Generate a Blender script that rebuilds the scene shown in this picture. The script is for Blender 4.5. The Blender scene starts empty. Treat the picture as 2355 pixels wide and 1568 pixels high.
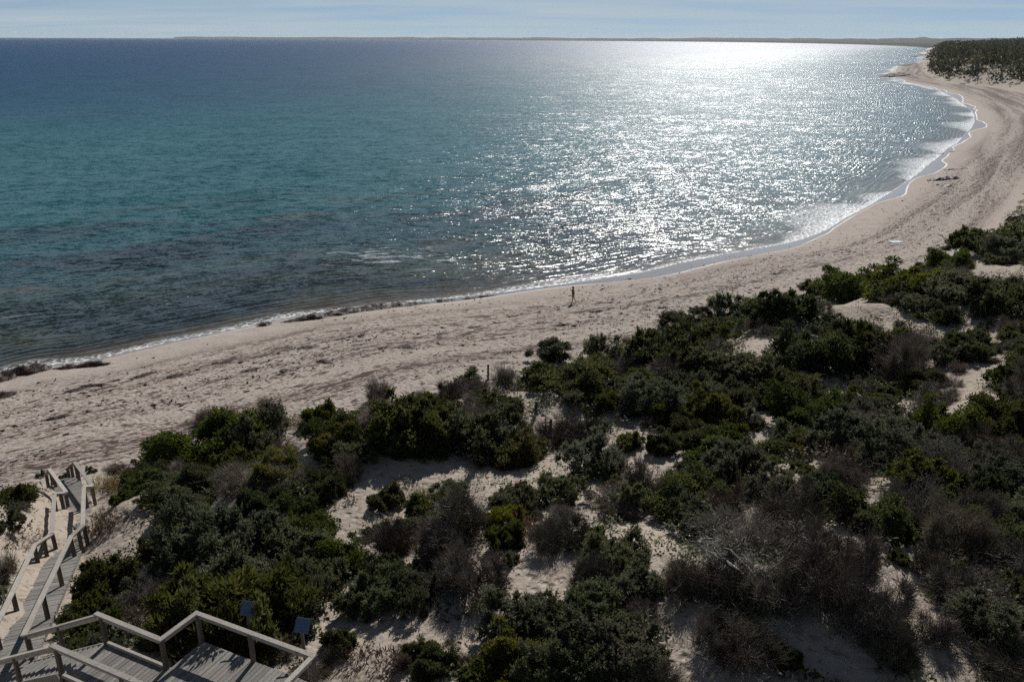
import bpy, math, random
import numpy as np
from mathutils import Matrix, Vector

rng = np.random.default_rng(7)
random.seed(7)
scene = bpy.context.scene
COL = scene.collection

# ---------------------------------------------------------------- camera, sky, sun, exposure
SC = 4000 / 2354.0
FPX = 1900.0                       # focal length in units of a 2354 px wide frame
CAM_Z = 26.0
PITCH = math.atan(694.5 / FPX)
ROLL = math.radians(0.19)
cam = bpy.data.cameras.new('camera')
cam.sensor_width = 36.0
cam.lens = 36.0 * FPX / 2354.0
cam.clip_start = 0.5
cam.clip_end = 80000
cam_ob = bpy.data.objects.new('camera', cam)
COL.objects.link(cam_ob)
cam_ob.matrix_world = (Matrix.Translation((0, 0, CAM_Z)) @ Matrix.Rotation(math.pi / 2 - PITCH, 4, 'X')
                       @ Matrix.Rotation(ROLL, 4, 'Z'))
scene.camera = cam_ob

SUN_EL, SUN_AZ = math.radians(37), math.radians(15)      # azimuth measured from +Y towards +X
world = bpy.data.worlds.new('World')
scene.world = world
world.use_nodes = True
wn = world.node_tree
wn.nodes.clear()
out = wn.nodes.new('ShaderNodeOutputWorld')
bg = wn.nodes.new('ShaderNodeBackground')
sky = wn.nodes.new('ShaderNodeTexSky')
sky.sky_type = 'NISHITA'
sky.sun_disc = False
sky.sun_elevation = SUN_EL
sky.sun_rotation = SUN_AZ
sky.air_density = 0.4
sky.dust_density = 0.0
sky.ozone_density = 6.0
bg.inputs['Strength'].default_value = 0.055
# thin high cirrus, the same over the whole sky: noise on a far flat layer
tc = wn.nodes.new('ShaderNodeTexCoord')
sep = wn.nodes.new('ShaderNodeSeparateXYZ')
wn.links.new(tc.outputs['Generated'], sep.inputs[0])
def wmath(op, a, b=None):
    n = wn.nodes.new('ShaderNodeMath'); n.operation = op
    for i, v in enumerate((a, b)):
        if v is None: continue
        if isinstance(v, (int, float)): n.inputs[i].default_value = v
        else: wn.links.new(v, n.inputs[i])
    return n.outputs[0]
zz = wmath('ADD', wmath('MAXIMUM', sep.outputs[2], 0.0), 0.06)
cx = wmath('DIVIDE', sep.outputs[0], zz)
cy = wmath('DIVIDE', sep.outputs[1], zz)
cmb = wn.nodes.new('ShaderNodeCombineXYZ')
wn.links.new(wmath('MULTIPLY', cx, 0.22), cmb.inputs[0])
wn.links.new(wmath('MULTIPLY', cy, 0.55), cmb.inputs[1])
cn = wn.nodes.new('ShaderNodeTexNoise')
cn.inputs['Scale'].default_value = 1.3
cn.inputs['Detail'].default_value = 4
cn.inputs['Roughness'].default_value = 0.55
cn.inputs['Distortion'].default_value = 0.6
wn.links.new(cmb.outputs[0], cn.inputs['Vector'])
cr = wn.nodes.new('ShaderNodeValToRGB')
cr.color_ramp.elements[0].position = 0.28
cr.color_ramp.elements[1].position = 0.72
cr.color_ramp.elements[0].color = (0.38, 0.38, 0.38, 1)
cr.color_ramp.elements[1].color = (0.95, 0.95, 0.95, 1)
wn.links.new(cn.outputs['Fac'], cr.inputs[0])
cm = wn.nodes.new('ShaderNodeMix')
cm.data_type = 'RGBA'
# a thin veil looks thickest along the slanting path near the horizon
veil = wmath('MINIMUM', wmath('DIVIDE', 0.13, zz), 1.0)
wn.links.new(wmath('MULTIPLY', cr.outputs[0], veil), cm.inputs['Factor'])
wn.links.new(sky.outputs[0], cm.inputs[6])
cm.inputs[7].default_value = (8.3, 9.9, 10.7, 1)
wn.links.new(cm.outputs[2], bg.inputs['Color'])
wn.links.new(bg.outputs[0], out.inputs['Surface'])

sun = bpy.data.lights.new('sun', 'SUN')
sun.energy = 4.4
sun.angle = math.radians(0.5)
sun.color = (1.0, 0.97, 0.93)
sun_ob = bpy.data.objects.new('sun', sun)
COL.objects.link(sun_ob)
sd = Vector((math.cos(SUN_EL) * math.sin(SUN_AZ), math.cos(SUN_EL) * math.cos(SUN_AZ), math.sin(SUN_EL)))
sun_ob.rotation_euler = sd.to_track_quat('Z', 'Y').to_euler()
sun_ob.location = (0, 0, 60)
scene.view_settings.view_transform = 'Standard'
scene.view_settings.look = 'None'
scene.view_settings.gamma = 1
scene.view_settings.use_curve_mapping = False
scene.view_settings.exposure = 0.0
scene.cycles.use_denoising = False
scene.cycles.max_bounces = 5
scene.cycles.diffuse_bounces = 3
scene.cycles.glossy_bounces = 2
scene.cycles.transparent_max_bounces = 4
scene.cycles.caustics_reflective = False
scene.cycles.caustics_refractive = False

# ---------------------------------------------------------------- where a photo point lies in the place
def pix_ray(px, py):
    a, b = px - 1177.0, 784.0 - py
    c, s = math.cos(ROLL), math.sin(ROLL)
    a, b = a * c - b * s, a * s + b * c
    d = np.array([a, FPX * math.cos(PITCH) + b * math.sin(PITCH), -FPX * math.sin(PITCH) + b * math.cos(PITCH)])
    return d / FPX
def on_level(px, py, z):
    d = pix_ray(px, py)
    return np.array([0, 0, CAM_Z]) + d * ((z - CAM_Z) / d[2])
def project(p):
    x, y, z = p[0], p[1], p[2] - CAM_Z
    X = x; Y = y * math.sin(PITCH) + z * math.cos(PITCH); Z = y * math.cos(PITCH) - z * math.sin(PITCH)
    a, b = FPX * X / Z, FPX * Y / Z
    c, s = math.cos(ROLL), math.sin(ROLL)
    a, b = a * c + b * s, -a * s + b * c
    return 1177 + a, 784 - b, Z

# ---------------------------------------------------------------- numpy helpers
def hash2(ix, iy, seed):
    h = (ix.astype(np.int64) * 374761393 + iy.astype(np.int64) * 668265263 + seed * 974634777) & 0x7fffffff
    h = ((h ^ (h >> 13)) * 1274126177) & 0x7fffffff
    return ((h ^ (h >> 16)) & 0xffff) / 65535.0
def vnoise(x, y, seed=0):
    x = np.asarray(x, float); y = np.asarray(y, float)
    ix, iy = np.floor(x), np.floor(y)
    fx, fy = x - ix, y - iy
    fx = fx * fx * fx * (fx * (fx * 6 - 15) + 10); fy = fy * fy * fy * (fy * (fy * 6 - 15) + 10)
    a = hash2(ix, iy, seed); b = hash2(ix + 1, iy, seed); c = hash2(ix, iy + 1, seed); d = hash2(ix + 1, iy + 1, seed)
    return (a * (1 - fx) + b * fx) * (1 - fy) + (c * (1 - fx) + d * fx) * fy - 0.5
def fbm(x, y, seed=0, octv=4):
    v = 0; amp = 1.0
    for i in range(octv):
        v = v + amp * vnoise(x * 2 ** i + 13.7 * i, y * 2 ** i - 7.1 * i, seed + i); amp *= 0.5
    return v
def sstep(a, b, x):
    t = np.clip((x - a) / (b - a), 0, 1); return t * t * (3 - 2 * t)
def catmull(P, n=8):
    P = np.array(P, float); Q = np.vstack([2 * P[0] - P[1], P, 2 * P[-1] - P[-2]]); o = []
    for i in range(1, len(Q) - 2):
        for k in range(n):
            t = k / n
            o.append(0.5 * (2 * Q[i] + (Q[i + 1] - Q[i - 1]) * t + (2 * Q[i - 1] - 5 * Q[i] + 4 * Q[i + 1] - Q[i + 2]) * t * t
                            + (-Q[i - 1] + 3 * Q[i] - 3 * Q[i + 1] + Q[i + 2]) * t ** 3))
    o.append(P[-1]); return np.array(o)
def seg_dist(px, py, L):
    """distance to a polyline and the arc length of the nearest point"""
    best = np.full(px.shape, 1e18); arc = np.zeros(px.shape); acc = 0.0
    for i in range(len(L) - 1):
        ax, ay = L[i]; dx, dy = L[i + 1] - L[i]; l2 = dx * dx + dy * dy
        if l2 < 1e-9: continue
        t = np.clip(((px - ax) * dx + (py - ay) * dy) / l2, 0, 1)
        d2 = (px - ax - t * dx) ** 2 + (py - ay - t * dy) ** 2
        m = d2 < best
        best = np.where(m, d2, best); arc = np.where(m, acc + t * math.sqrt(l2), arc); acc += math.sqrt(l2)
    return np.sqrt(best), arc
def inside(px, py, L):
    c = np.zeros(px.shape, bool); n = len(L)
    for i in range(n):
        x0, y0 = L[i]; x1, y1 = L[(i + 1) % n]
        if y0 == y1: continue
        m = ((y0 > py) != (y1 > py)) & (px < (x1 - x0) * (py - y0) / (y1 - y0) + x0)
        c ^= m
    return c

# ---------------------------------------------------------------- shoreline and dune foot, as curves on the ground
SHORE_PX = [(0, 866), (60, 843), (150, 836), (240, 822), (370, 792), (480, 770), (590, 748), (660, 732), (760, 716), (870, 702),
            (980, 692), (1060, 684), (1200, 668), (1300, 654), (1420, 636), (1500, 622), (1590, 600), (1700, 578), (1800, 560),
            (1850, 546), (1900, 526), (1945, 500), (2000, 470), (2060, 435), (2110, 398), (2145, 370), (2175, 345), (2215, 318),
            (2238, 285), (2238, 262), (2210, 236), (2165, 212), (2110, 196), (2060, 186), (2040, 175), (2052, 165), (2066, 153),
            (2112, 147), (2128, 138), (2108, 131), (2130, 126), (2116, 121), (2140, 117), (2154, 112)]
shore = [on_level(x, y, 0)[:2] for x, y in SHORE_PX]
dl = (shore[0] - shore[3]) / np.linalg.norm(shore[0] - shore[3])
shore = [shore[0] + dl * 400] + shore
shore = np.vstack([shore[:1], catmull(shore[1:], 5)])
LAND = np.vstack([shore, [[9000, shore[-1][1] + 300], [9000, -4000], [-4000, -4000], [shore[0][0], -4000]]])
TOE_PX = [(-160, 1165, 1), (0, 1112, 1), (100, 1088, 1), (210, 1072, 1), (300, 1062, 2), (380, 1042, 3), (430, 1015, 5), (480, 985, 6), (600, 972, 6),
          (700, 962, 5), (800, 935, 5), (850, 905, 6), (880, 875, 7), (940, 855, 8), (1050, 868, 7), (1130, 880, 5), (1190, 855, 5),
          (1250, 820, 6), (1330, 812, 7), (1380, 780, 8), (1450, 750, 10), (1520, 748, 10), (1600, 724, 9), (1700, 698, 9), (1800, 678, 9),
          (1870, 652, 9), (1950, 628, 8), (2080, 602, 6), (2150, 580, 5), (2230, 540, 4), (2290, 490, 4), (2354, 415, 4),
          (2420, 335, 2), (2450, 275, 0), (2410, 232, 0), (2310, 205, 0), (2210, 193, 0), (2160, 184, 0), (2128, 168, 0), (2121, 150, 0)]
toe = []
for x, y, pull in TOE_PX:
    p = on_level(x, y, 2.0)[:2]; toe.append(p - p / np.linalg.norm(p) * pull)
dl = (toe[0] - toe[1]) / np.linalg.norm(toe[0] - toe[1])
toe = [toe[0] + dl * 200] + toe
toe = np.vstack([toe[:1], catmull(toe[1:], 4), [[712, 1500], [1010, 2100], [1585, 3300]]])
DUNE = np.vstack([toe, [[9000, 3600], [9000, -4000], [-4000, -4000], [toe[0][0], -4000]]])

# boardwalk rails (x, y, z of the rail tops), read off the handrail corners
RAIL_R = [(92, 2482, 8.0), (279, 2091, 5.6), (325, 2053, 5.5), (328, 1900, 4.5), (361, 1898, 4.4), (290, 1803, 3.4), (260, 1831, 2.75)]
RAIL_L = [(-75, 2555, 8.0), (0, 2410, 7.35), (137, 2126, 5.65), (201, 2083, 5.5), (212, 1929, 4.5), (258, 1924, 4.4), (193, 1830, 3.4), (179, 1855, 2.9)]
rail_r = [on_level(x / SC, y / SC, z) for x, y, z in RAIL_R]
rail_l = [on_level(x / SC, y / SC, z) for x, y, z in RAIL_L]
DECK_Z = 9.6
plat = {k: on_level(x / SC, y / SC, DECK_Z + 1.0) for k, x, y in
        [('p0', 208, 2522), ('p1', 366, 2393), ('p2', 603, 2493), ('p3', 729, 2387), ('p4', 1192, 2537)]}
U = np.array([math.cos(math.radians(-25.0)), math.sin(math.radians(-25.0)), 0])     # along the deck, away from the stairs
Vv = np.array([-U[1], U[0], 0])                                                     # across the deck, towards the sea
walk_mid = [0.5 * (rail_r[0] + rail_l[0]), 0.5 * (rail_r[1] + rail_l[2]), 0.5 * (rail_r[2] + rail_l[3]),
            0.5 * (rail_r[3] + rail_l[4]), 0.5 * (rail_r[4] + rail_l[5]), 0.5 * (rail_r[5] + rail_l[6]), 0.5 * (rail_r[6] + rail_l[7])]
DECK_CTRL = []
for a, b in zip(walk_mid[:-1], walk_mid[1:]):
    n = max(2, int(np.linalg.norm(b - a) / 1.0))
    for k in range(n):
        q = a + (b - a) * k / n; DECK_CTRL.append((q[0], q[1], q[2] - 1.0))

def base_fields(x, y):
    d, arc = seg_dist(x, y, shore)
    s = np.where(inside(x, y, LAND), d, -d)
    s = s + 0.75 * fbm(arc / 30.0, arc * 0 + 3.3, 5, 2) * np.exp(-np.abs(s) / 12)
    dd, _ = seg_dist(x, y, toe)
    dn = np.where(inside(x, y, DUNE), dd, -dd)
    return s, arc, dn
CTRL = None
def raw_height(x, y, s, dn):
    beach = np.where(s > 0, 0.09 * s * np.exp(-s / 60) + 0.25 * (1 - np.exp(-np.maximum(s, 0) / 3)), 0.09 * s)
    beach = np.minimum(beach, 2.1 + 0.004 * s)
    beach = np.maximum(beach, -4.0)
    far = sstep(220, 420, np.hypot(x, y))
    rise_n = 3.6 * sstep(-1, 10, dn) + 3.9 * sstep(8, 34, dn)
    rise_n = rise_n + sstep(1, 9, dn) * (1.5 * fbm(x / 13.0, y / 13.0, 21, 3) + 0.35 * fbm(x / 3.5, y / 3.5, 31, 2))
    rise_n = rise_n + 1.5 * np.exp(-((dn - 9) / 5.5) ** 2) * sstep(-15, -8, x) * (1 - sstep(14, 34, x)) * (1 + 0.8 * vnoise(x / 7.0, y / 7.0, 61))
    rise_f = 10.0 * sstep(-2, 24, dn) + 11.0 * sstep(20, 260, dn) + sstep(2, 25, dn) * (4.5 * fbm(x / 90.0, y / 90.0, 41, 3) + 1.6 * fbm(x / 18.0, y / 18.0, 51, 3))
    z = beach + rise_n * (1 - far) + rise_f * far
    return z
def height(x, y, full=False):
    x = np.atleast_1d(np.asarray(x, float)); y = np.atleast_1d(np.asarray(y, float))
    s, arc, dn = base_fields(x, y)
    z = raw_height(x, y, s, dn)
    if CTRL is not None:
        num = np.zeros_like(z); den = np.zeros_like(z); mx = np.zeros_like(z)
        near = np.hypot(x + 14, y - 26) < 40
        if near.any():
            xs, ys = x[near], y[near]
            n_ = np.zeros_like(xs); d_ = np.zeros_like(xs); m_ = np.zeros_like(xs)
            for cx_, cy_, r_, rad in CTRL:
                w = np.exp(-((xs - cx_) ** 2 + (ys - cy_) ** 2) / (2 * rad * rad))
                n_ += w * r_; d_ += w; m_ = np.maximum(m_, w)
            z[near] += n_ / np.maximum(d_, 1e-9) * np.minimum(1, m_ * 1.15)
    if full: return z, s, arc, dn
    return z
ctrl = [(q[0], q[1], q[2] - 0.10, 1.3) for q in DECK_CTRL]
for a in np.arange(0.0, 8.1, 0.8):
    for b in (-0.6, 0.4, 1.6, 2.6):
        q = plat['p0'] + U * a + Vv * b; ctrl.append((q[0], q[1], DECK_Z - 0.55 - (0.35 if b > 2 else 0), 1.3))
for a in np.arange(0.6, 4.3, 0.6):
    for b in (-0.4, 0.7, 1.8):
        q = plat['p0'] - U * a + Vv * b; ctrl.append((q[0], q[1], DECK_Z - 0.6 - 2.35 * a / 4.3, 1.0))
ca = np.array([c[:2] for c in ctrl])
res = np.array([c[2] for c in ctrl]) - height(ca[:, 0], ca[:, 1])
CTRL = [(c[0], c[1], r, c[3]) for c, r in zip(ctrl, res)]

def hit(px, py, tmax=1500):
    d = pix_ray(px, py)
    t = np.geomspace(10, tmax, 900)
    P = np.array([0, 0, CAM_Z])[None] + d[None] * t[:, None]
    h = height(P[:, 0], P[:, 1])
    below = np.nonzero(P[:, 2] < np.maximum(h, -5))[0]
    if len(below) == 0: return on_level(px, py, 2.0)
    i = below[0]
    if i == 0: return P[0]
    f0 = P[i - 1, 2] - h[i - 1]; f1 = h[i] - P[i, 2]
    p = P[i - 1] + (P[i] - P[i - 1]) * f0 / max(f0 + f1, 1e-9)
    p[2] = height(p[0], p[1])[0]
    return p

# ---------------------------------------------------------------- object helpers
def tag(o, label=None, cat=None, group=None, kind=None):
    if label: o['label'] = label
    if cat: o['category'] = cat
    if group: o['group'] = group
    if kind: o['kind'] = kind
    return o
def link(name, me, parent=None, mat=None):
    o = bpy.data.objects.new(name, me); COL.objects.link(o)
    if parent is not None: o.parent = parent
    if mat is not None and me is not None:
        me.materials.clear(); me.materials.append(mat)
    return o
def empty(name, loc, rz=0.0):
    o = bpy.data.objects.new(name, None); COL.objects.link(o)
    o.location = loc; o.rotation_euler = (0, 0, rz); o.empty_display_size = 0.2
    return o
def arrmesh(name, V, Fc, attrs=None, smooth=False):
    V = np.asarray(V, np.float32); Fc = np.asarray(Fc, np.int32)
    me = bpy.data.meshes.new(name)
    k = Fc.shape[1]
    me.vertices.add(len(V)); me.vertices.foreach_set('co', V.ravel())
    me.loops.add(Fc.size); me.loops.foreach_set('vertex_index', Fc.ravel())
    me.polygons.add(len(Fc)); me.polygons.foreach_set('loop_start', np.arange(0, Fc.size, k, dtype=np.int32))
    if smooth: me.polygons.foreach_set('use_smooth', np.ones(len(Fc), bool))
    for an, av in (attrs or {}).items():
        a = me.attributes.new(an, 'FLOAT', 'POINT'); a.data.foreach_set('value', np.asarray(av, np.float32))
    me.update(calc_edges=True)
    return me
class MB:
    """collects boxes and bars into one mesh"""
    def __init__(self): self.v = []; self.f = []
    def box(self, c, ax, ay, az):
        """box with centre c and half-extent vectors"""
        c, ax, ay, az = [np.asarray(q, float) for q in (c, ax, ay, az)]
        n = len(self.v)
        for sz in (-1, 1):
            for sx, sy in ((-1, -1), (1, -1), (1, 1), (-1, 1)): self.v.append(c + sx * ax + sy * ay + sz * az)
        for q in ((3, 2, 1, 0), (4, 5, 6, 7), (0, 1, 5, 4), (1, 2, 6, 5), (2, 3, 7, 6), (3, 0, 4, 7)): self.f.append([n + i for i in q])
        return self
    def bar(self, a, b, w, h, up=(0, 0, 1), ext=0.0):
        a, b = np.asarray(a, float), np.asarray(b, float)
        d = b - a; L = np.linalg.norm(d); d = d / L
        side = np.cross(d, up); side /= np.linalg.norm(side); u = np.cross(side, d)
        return self.box((a + b) / 2, d * (L / 2 + ext), side * w / 2, u * h / 2)
    def prism(self, a, b, r0, r1, n=6):
        a, b = np.asarray(a, float), np.asarray(b, float)
        d = b - a; d /= np.linalg.norm(d); t = np.cross(d, (0.3, 0.9, 0.1)); t /= np.linalg.norm(t); u = np.cross(d, t)
        s = len(self.v)
        for k in range(n):
            an = 2 * math.pi * k / n; q = t * math.cos(an) + u * math.sin(an); self.v.append(a + q * r0)
        for k in range(n):
            an = 2 * math.pi * k / n; q = t * math.cos(an) + u * math.sin(an); self.v.append(b + q * r1)
        for k in range(n): self.f.append([s + k, s + (k + 1) % n, s + n + (k + 1) % n, s + n + k])
        self.f.append([s + k for k in range(n)][::-1]); self.f.append([s + n + k for k in range(n)])
        return self
    def mesh(self, name, origin=(0, 0, 0)):
        me = bpy.data.meshes.new(name)
        me.from_pydata([tuple(np.asarray(q) - origin) for q in self.v], [], self.f); me.update()
        return me
    def build(self, name, mat, parent=None, origin=(0, 0, 0), bevel=0.0):
        o = link(name, self.mesh(name, origin), parent, mat)
        if bevel:
            m = o.modifiers.new('bevel', 'BEVEL'); m.width = bevel; m.segments = 1
        return o
def dup(o, parent=None):
    c = o.copy(); COL.objects.link(c)
    if parent is not None: c.parent = parent
    for ch in list(o.children): dup(ch, c)
    return c

# ---------------------------------------------------------------- node helpers
class NT:
    def __init__(self, name):
        self.m = bpy.data.materials.new(name); self.m.use_nodes = True
        self.t = self.m.node_tree; self.t.nodes.clear()
        self.out = self.t.nodes.new('ShaderNodeOutputMaterial')
    def n(self, typ, **kw):
        nd = self.t.nodes.new(typ)
        for k, v in kw.items(): setattr(nd, k, v)
        return nd
    def set(self, sock, v):
        if v is None: return
        if isinstance(v, bpy.types.NodeSocket): self.t.links.new(v, sock)
        elif isinstance(v, (tuple, list)) and len(v) == 3 and sock.type == 'RGBA': sock.default_value = (*v, 1)
        else: sock.default_value = v
    def math(self, op, a, b=None, c=None, clamp=False):
        nd = self.n('ShaderNodeMath', operation=op, use_clamp=clamp)
        for i, v in enumerate((a, b, c)): self.set(nd.inputs[i], v)
        return nd.outputs[0]
    def vmath(self, op, a, b=None, scale=None):
        nd = self.n('ShaderNodeVectorMath', operation=op)
        self.set(nd.inputs[0], a); self.set(nd.inputs[1], b)
        if scale is not None: self.set(nd.inputs['Scale'], scale)
        return nd.outputs[0]
    def mix(self, f, a, b, blend='MIX'):
        nd = self.n('ShaderNodeMix', data_type='RGBA', blend_type=blend)
        self.set(nd.inputs[0], f); self.set(nd.inputs[6], a); self.set(nd.inputs[7], b)
        return nd.outputs[2]
    def ramp(self, f, stops, interp='LINEAR'):
        nd = self.n('ShaderNodeValToRGB'); cr_ = nd.color_ramp; cr_.interpolation = interp
        while len(cr_.elements) < len(stops): cr_.elements.new(0.5)
        for e, (p, c) in zip(cr_.elements, stops):
            e.position = p; e.color = (c, c, c, 1) if isinstance(c, (int, float)) else (*c, 1)
        self.set(nd.inputs[0], f)
        return nd.outputs[0]
    def map(self, v, a, b, c=0.0, d=1.0, smooth=True):
        nd = self.n('ShaderNodeMapRange'); nd.interpolation_type = 'SMOOTHSTEP' if smooth else 'LINEAR'
        for i, q in enumerate((v, a, b, c, d)): self.set(nd.inputs[i], q)
        return nd.outputs[0]
    def noise(self, vec, scale, detail=3, rough=0.5, dist=0.0):
        nd = self.n('ShaderNodeTexNoise')
        self.set(nd.inputs['Vector'], vec)
        for k, v in (('Scale', scale), ('Detail', detail), ('Roughness', rough), ('Distortion', dist)): self.set(nd.inputs[k], v)
        return nd
    def attr(self, name): return self.n('ShaderNodeAttribute', attribute_name=name).outputs['Fac']
    def pos(self): return self.n('ShaderNodeNewGeometry').outputs['Position']
    def combine(self, x, y, z=0.0):
        nd = self.n('ShaderNodeCombineXYZ')
        for i, v in enumerate((x, y, z)): self.set(nd.inputs[i], v)
        return nd.outputs[0]
    def bsdf(self, color, rough=0.8, spec=0.3, normal=None, ior=None):
        nd = self.n('ShaderNodeBsdfPrincipled')
        self.set(nd.inputs['Base Color'], color); self.set(nd.inputs['Roughness'], rough)
        self.set(nd.inputs['Specular IOR Level'], spec); self.set(nd.inputs['Normal'], normal)
        if ior: nd.inputs['IOR'].default_value = ior
        return nd.outputs[0]
    def bump(self, h, strength=0.5, dist=0.1, normal=None):
        nd = self.n('ShaderNodeBump')
        nd.inputs['Strength'].default_value = strength; nd.inputs['Distance'].default_value = dist
        self.set(nd.inputs['Height'], h); self.set(nd.inputs['Normal'], normal)
        return nd.outputs[0]
    def done(self, sh):
        self.t.links.new(sh, self.out.inputs['Surface']); return self.m

# ---------------------------------------------------------------- materials
def sand_material():
    N = NT('sand'); s = N.attr('shore'); d = N.attr('dune'); P = N.pos()
    sx_ = N.n('ShaderNodeSeparateXYZ'); N.set(sx_.inputs[0], P)
    a = N.math('ADD', N.math('MULTIPLY', sx_.outputs[0], 0.8), N.math('MULTIPLY', sx_.outputs[1], 0.6))
    big = N.noise(P, 0.05, 4).outputs['Fac']; mid = N.noise(P, 0.7, 4).outputs['Fac']; fine = N.noise(P, 9.0, 3).outputs['Fac']
    dry = N.mix(big, (0.395, 0.345, 0.300), (0.465, 0.41, 0.355))
    dry = N.mix(N.map(mid, 0.35, 0.7), dry, (0.39, 0.325, 0.275))
    dry = N.mix(N.math('MULTIPLY', fine, 0.35), dry, (0.30, 0.24, 0.20))
    dune_sand = N.mix(mid, (0.33, 0.275, 0.225), (0.42, 0.355, 0.29))
    col = N.mix(N.map(d, -2, 3), dry, dune_sand)
    # wrack fragments left along old tide lines: streaks that run with the shore
    st = N.combine(N.math('MULTIPLY', a, 0.32), s, 0.0)
    w1 = N.noise(st, 1.5, 5, 0.6, 0.6).outputs['Fac']; w2 = N.noise(st, 5.5, 4, 0.62, 0.9).outputs['Fac']
    zone = N.noise(N.combine(N.math('MULTIPLY', a, 0.016), N.math('MULTIPLY', s, 0.30), 4.0), 1.0, 3, 0.55, 0.4).outputs['Fac']
    zone = N.math('ADD', zone, N.math('MULTIPLY', N.math('MULTIPLY', N.map(sx_.outputs[0], 35, 110), N.map(s, 6, 16)), 0.085))
    band = N.math('MULTIPLY', N.map(s, 3.0, 9.0), N.map(d, 1.0, -3.0))
    thr = N.math('SUBTRACT', 0.70, N.math('MULTIPLY', zone, 0.31))
    m1 = N.map(N.math('SUBTRACT', w1, N.math('ADD', thr, 0.03)), 0.0, 0.04)
    m2 = N.map(N.math('SUBTRACT', w2, N.math('SUBTRACT', thr, 0.005)), 0.0, 0.05)
    weed = N.math('MULTIPLY', N.math('MAXIMUM', m1, m2), band)
    stain = N.math('MULTIPLY', N.math('MULTIPLY', N.map(zone, 0.48, 0.68), band), 0.5)
    col = N.mix(stain, col, (0.26, 0.195, 0.165))
    col = N.mix(N.math('MULTIPLY', weed, 0.92), col, (0.062, 0.034, 0.028))
    # dune litter: small sticks and leaves
    l1 = N.noise(P, 2.6, 6, 0.65, 0.7).outputs['Fac']
    lit = N.math('MULTIPLY', N.map(l1, 0.54, 0.66), N.map(d, 0.0, 4.0))
    col = N.mix(N.math('MULTIPLY', lit, 0.75), col, (0.13, 0.09, 0.065))
    # far dunes and headland: scrub-dark soil between the bushes
    soil = N.map(N.math('ADD', d, N.math('MULTIPLY', N.noise(P, 0.035, 4).outputs['Fac'], 30)), 26, 42)
    rad = N.vmath('LENGTH', P); ln = N.n('ShaderNodeVectorMath', operation='LENGTH'); N.set(ln.inputs[0], P)
    farm = N.map(ln.outputs['Value'], 260, 420)
    col = N.mix(N.math('MULTIPLY', N.math('MULTIPLY', soil, farm), 0.85), col, (0.07, 0.062, 0.045))
    # wet strip beside the water
    wetn = N.noise(N.combine(N.math('MULTIPLY', a, 0.020), 0.0, 0.0), 1.0, 2).outputs['Fac']
    wetw = N.math('ADD', 0.6, N.math('MULTIPLY', N.map(wetn, 0.42, 0.62), 3.4))
    wet = N.map(N.math('SUBTRACT', wetw, s), -0.25, 0.35)
    col = N.mix(N.math('MULTIPLY', wet, 0.9), col, (0.175, 0.155, 0.14))
    lip = N.math('MULTIPLY', N.map(N.math('ABSOLUTE', N.math('SUBTRACT', N.math('SUBTRACT', s, wetw), N.math('MULTIPLY', N.math('SUBTRACT', mid, 0.5), 0.5))), 0.16, 0.02), N.map(N.noise(N.combine(N.math('MULTIPLY', a, 0.05), 7.0, 0.0), 1.0, 1).outputs['Fac'], 0.46, 0.54))
    col = N.mix(lip, col, (0.72, 0.73, 0.73))
    rough = N.mix(wet, (0.9, 0.9, 0.9), (0.23, 0.23, 0.23))
    # footprints, wind ripples
    foot = N.n('ShaderNodeTexVoronoi', feature='SMOOTH_F1'); N.set(foot.inputs['Vector'], P)
    foot.inputs['Scale'].default_value = 2.1; foot.inputs['Smoothness'].default_value = 0.35
    dim = N.map(foot.outputs['Distance'], 0.05, 0.42)
    fm = N.map(N.noise(P, 0.12, 3).outputs['Fac'], 0.36, 0.56)
    dim = N.math('MULTIPLY', N.math('SUBTRACT', dim, 1.0), N.math('MULTIPLY', fm, N.map(s, 3.0, 9.0)))
    h = N.math('ADD', N.math('MULTIPLY', dim, 0.65), N.math('MULTIPLY', mid, 0.9))
    h = N.math('ADD', h, N.math('MULTIPLY', N.noise(P, 3.4, 4, 0.6).outputs['Fac'], 0.75))
    h = N.math('ADD', h, N.math('MULTIPLY', weed, 0.25))
    h = N.math('MULTIPLY', h, N.math('SUBTRACT', 1.0, N.math('MULTIPLY', wet, 0.97)))
    return N.done(N.bsdf(col, rough, N.math('ADD', 0.15, N.math('MULTIPLY', wet, 0.22)), N.bump(h, 0.85, 0.16)))

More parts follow.
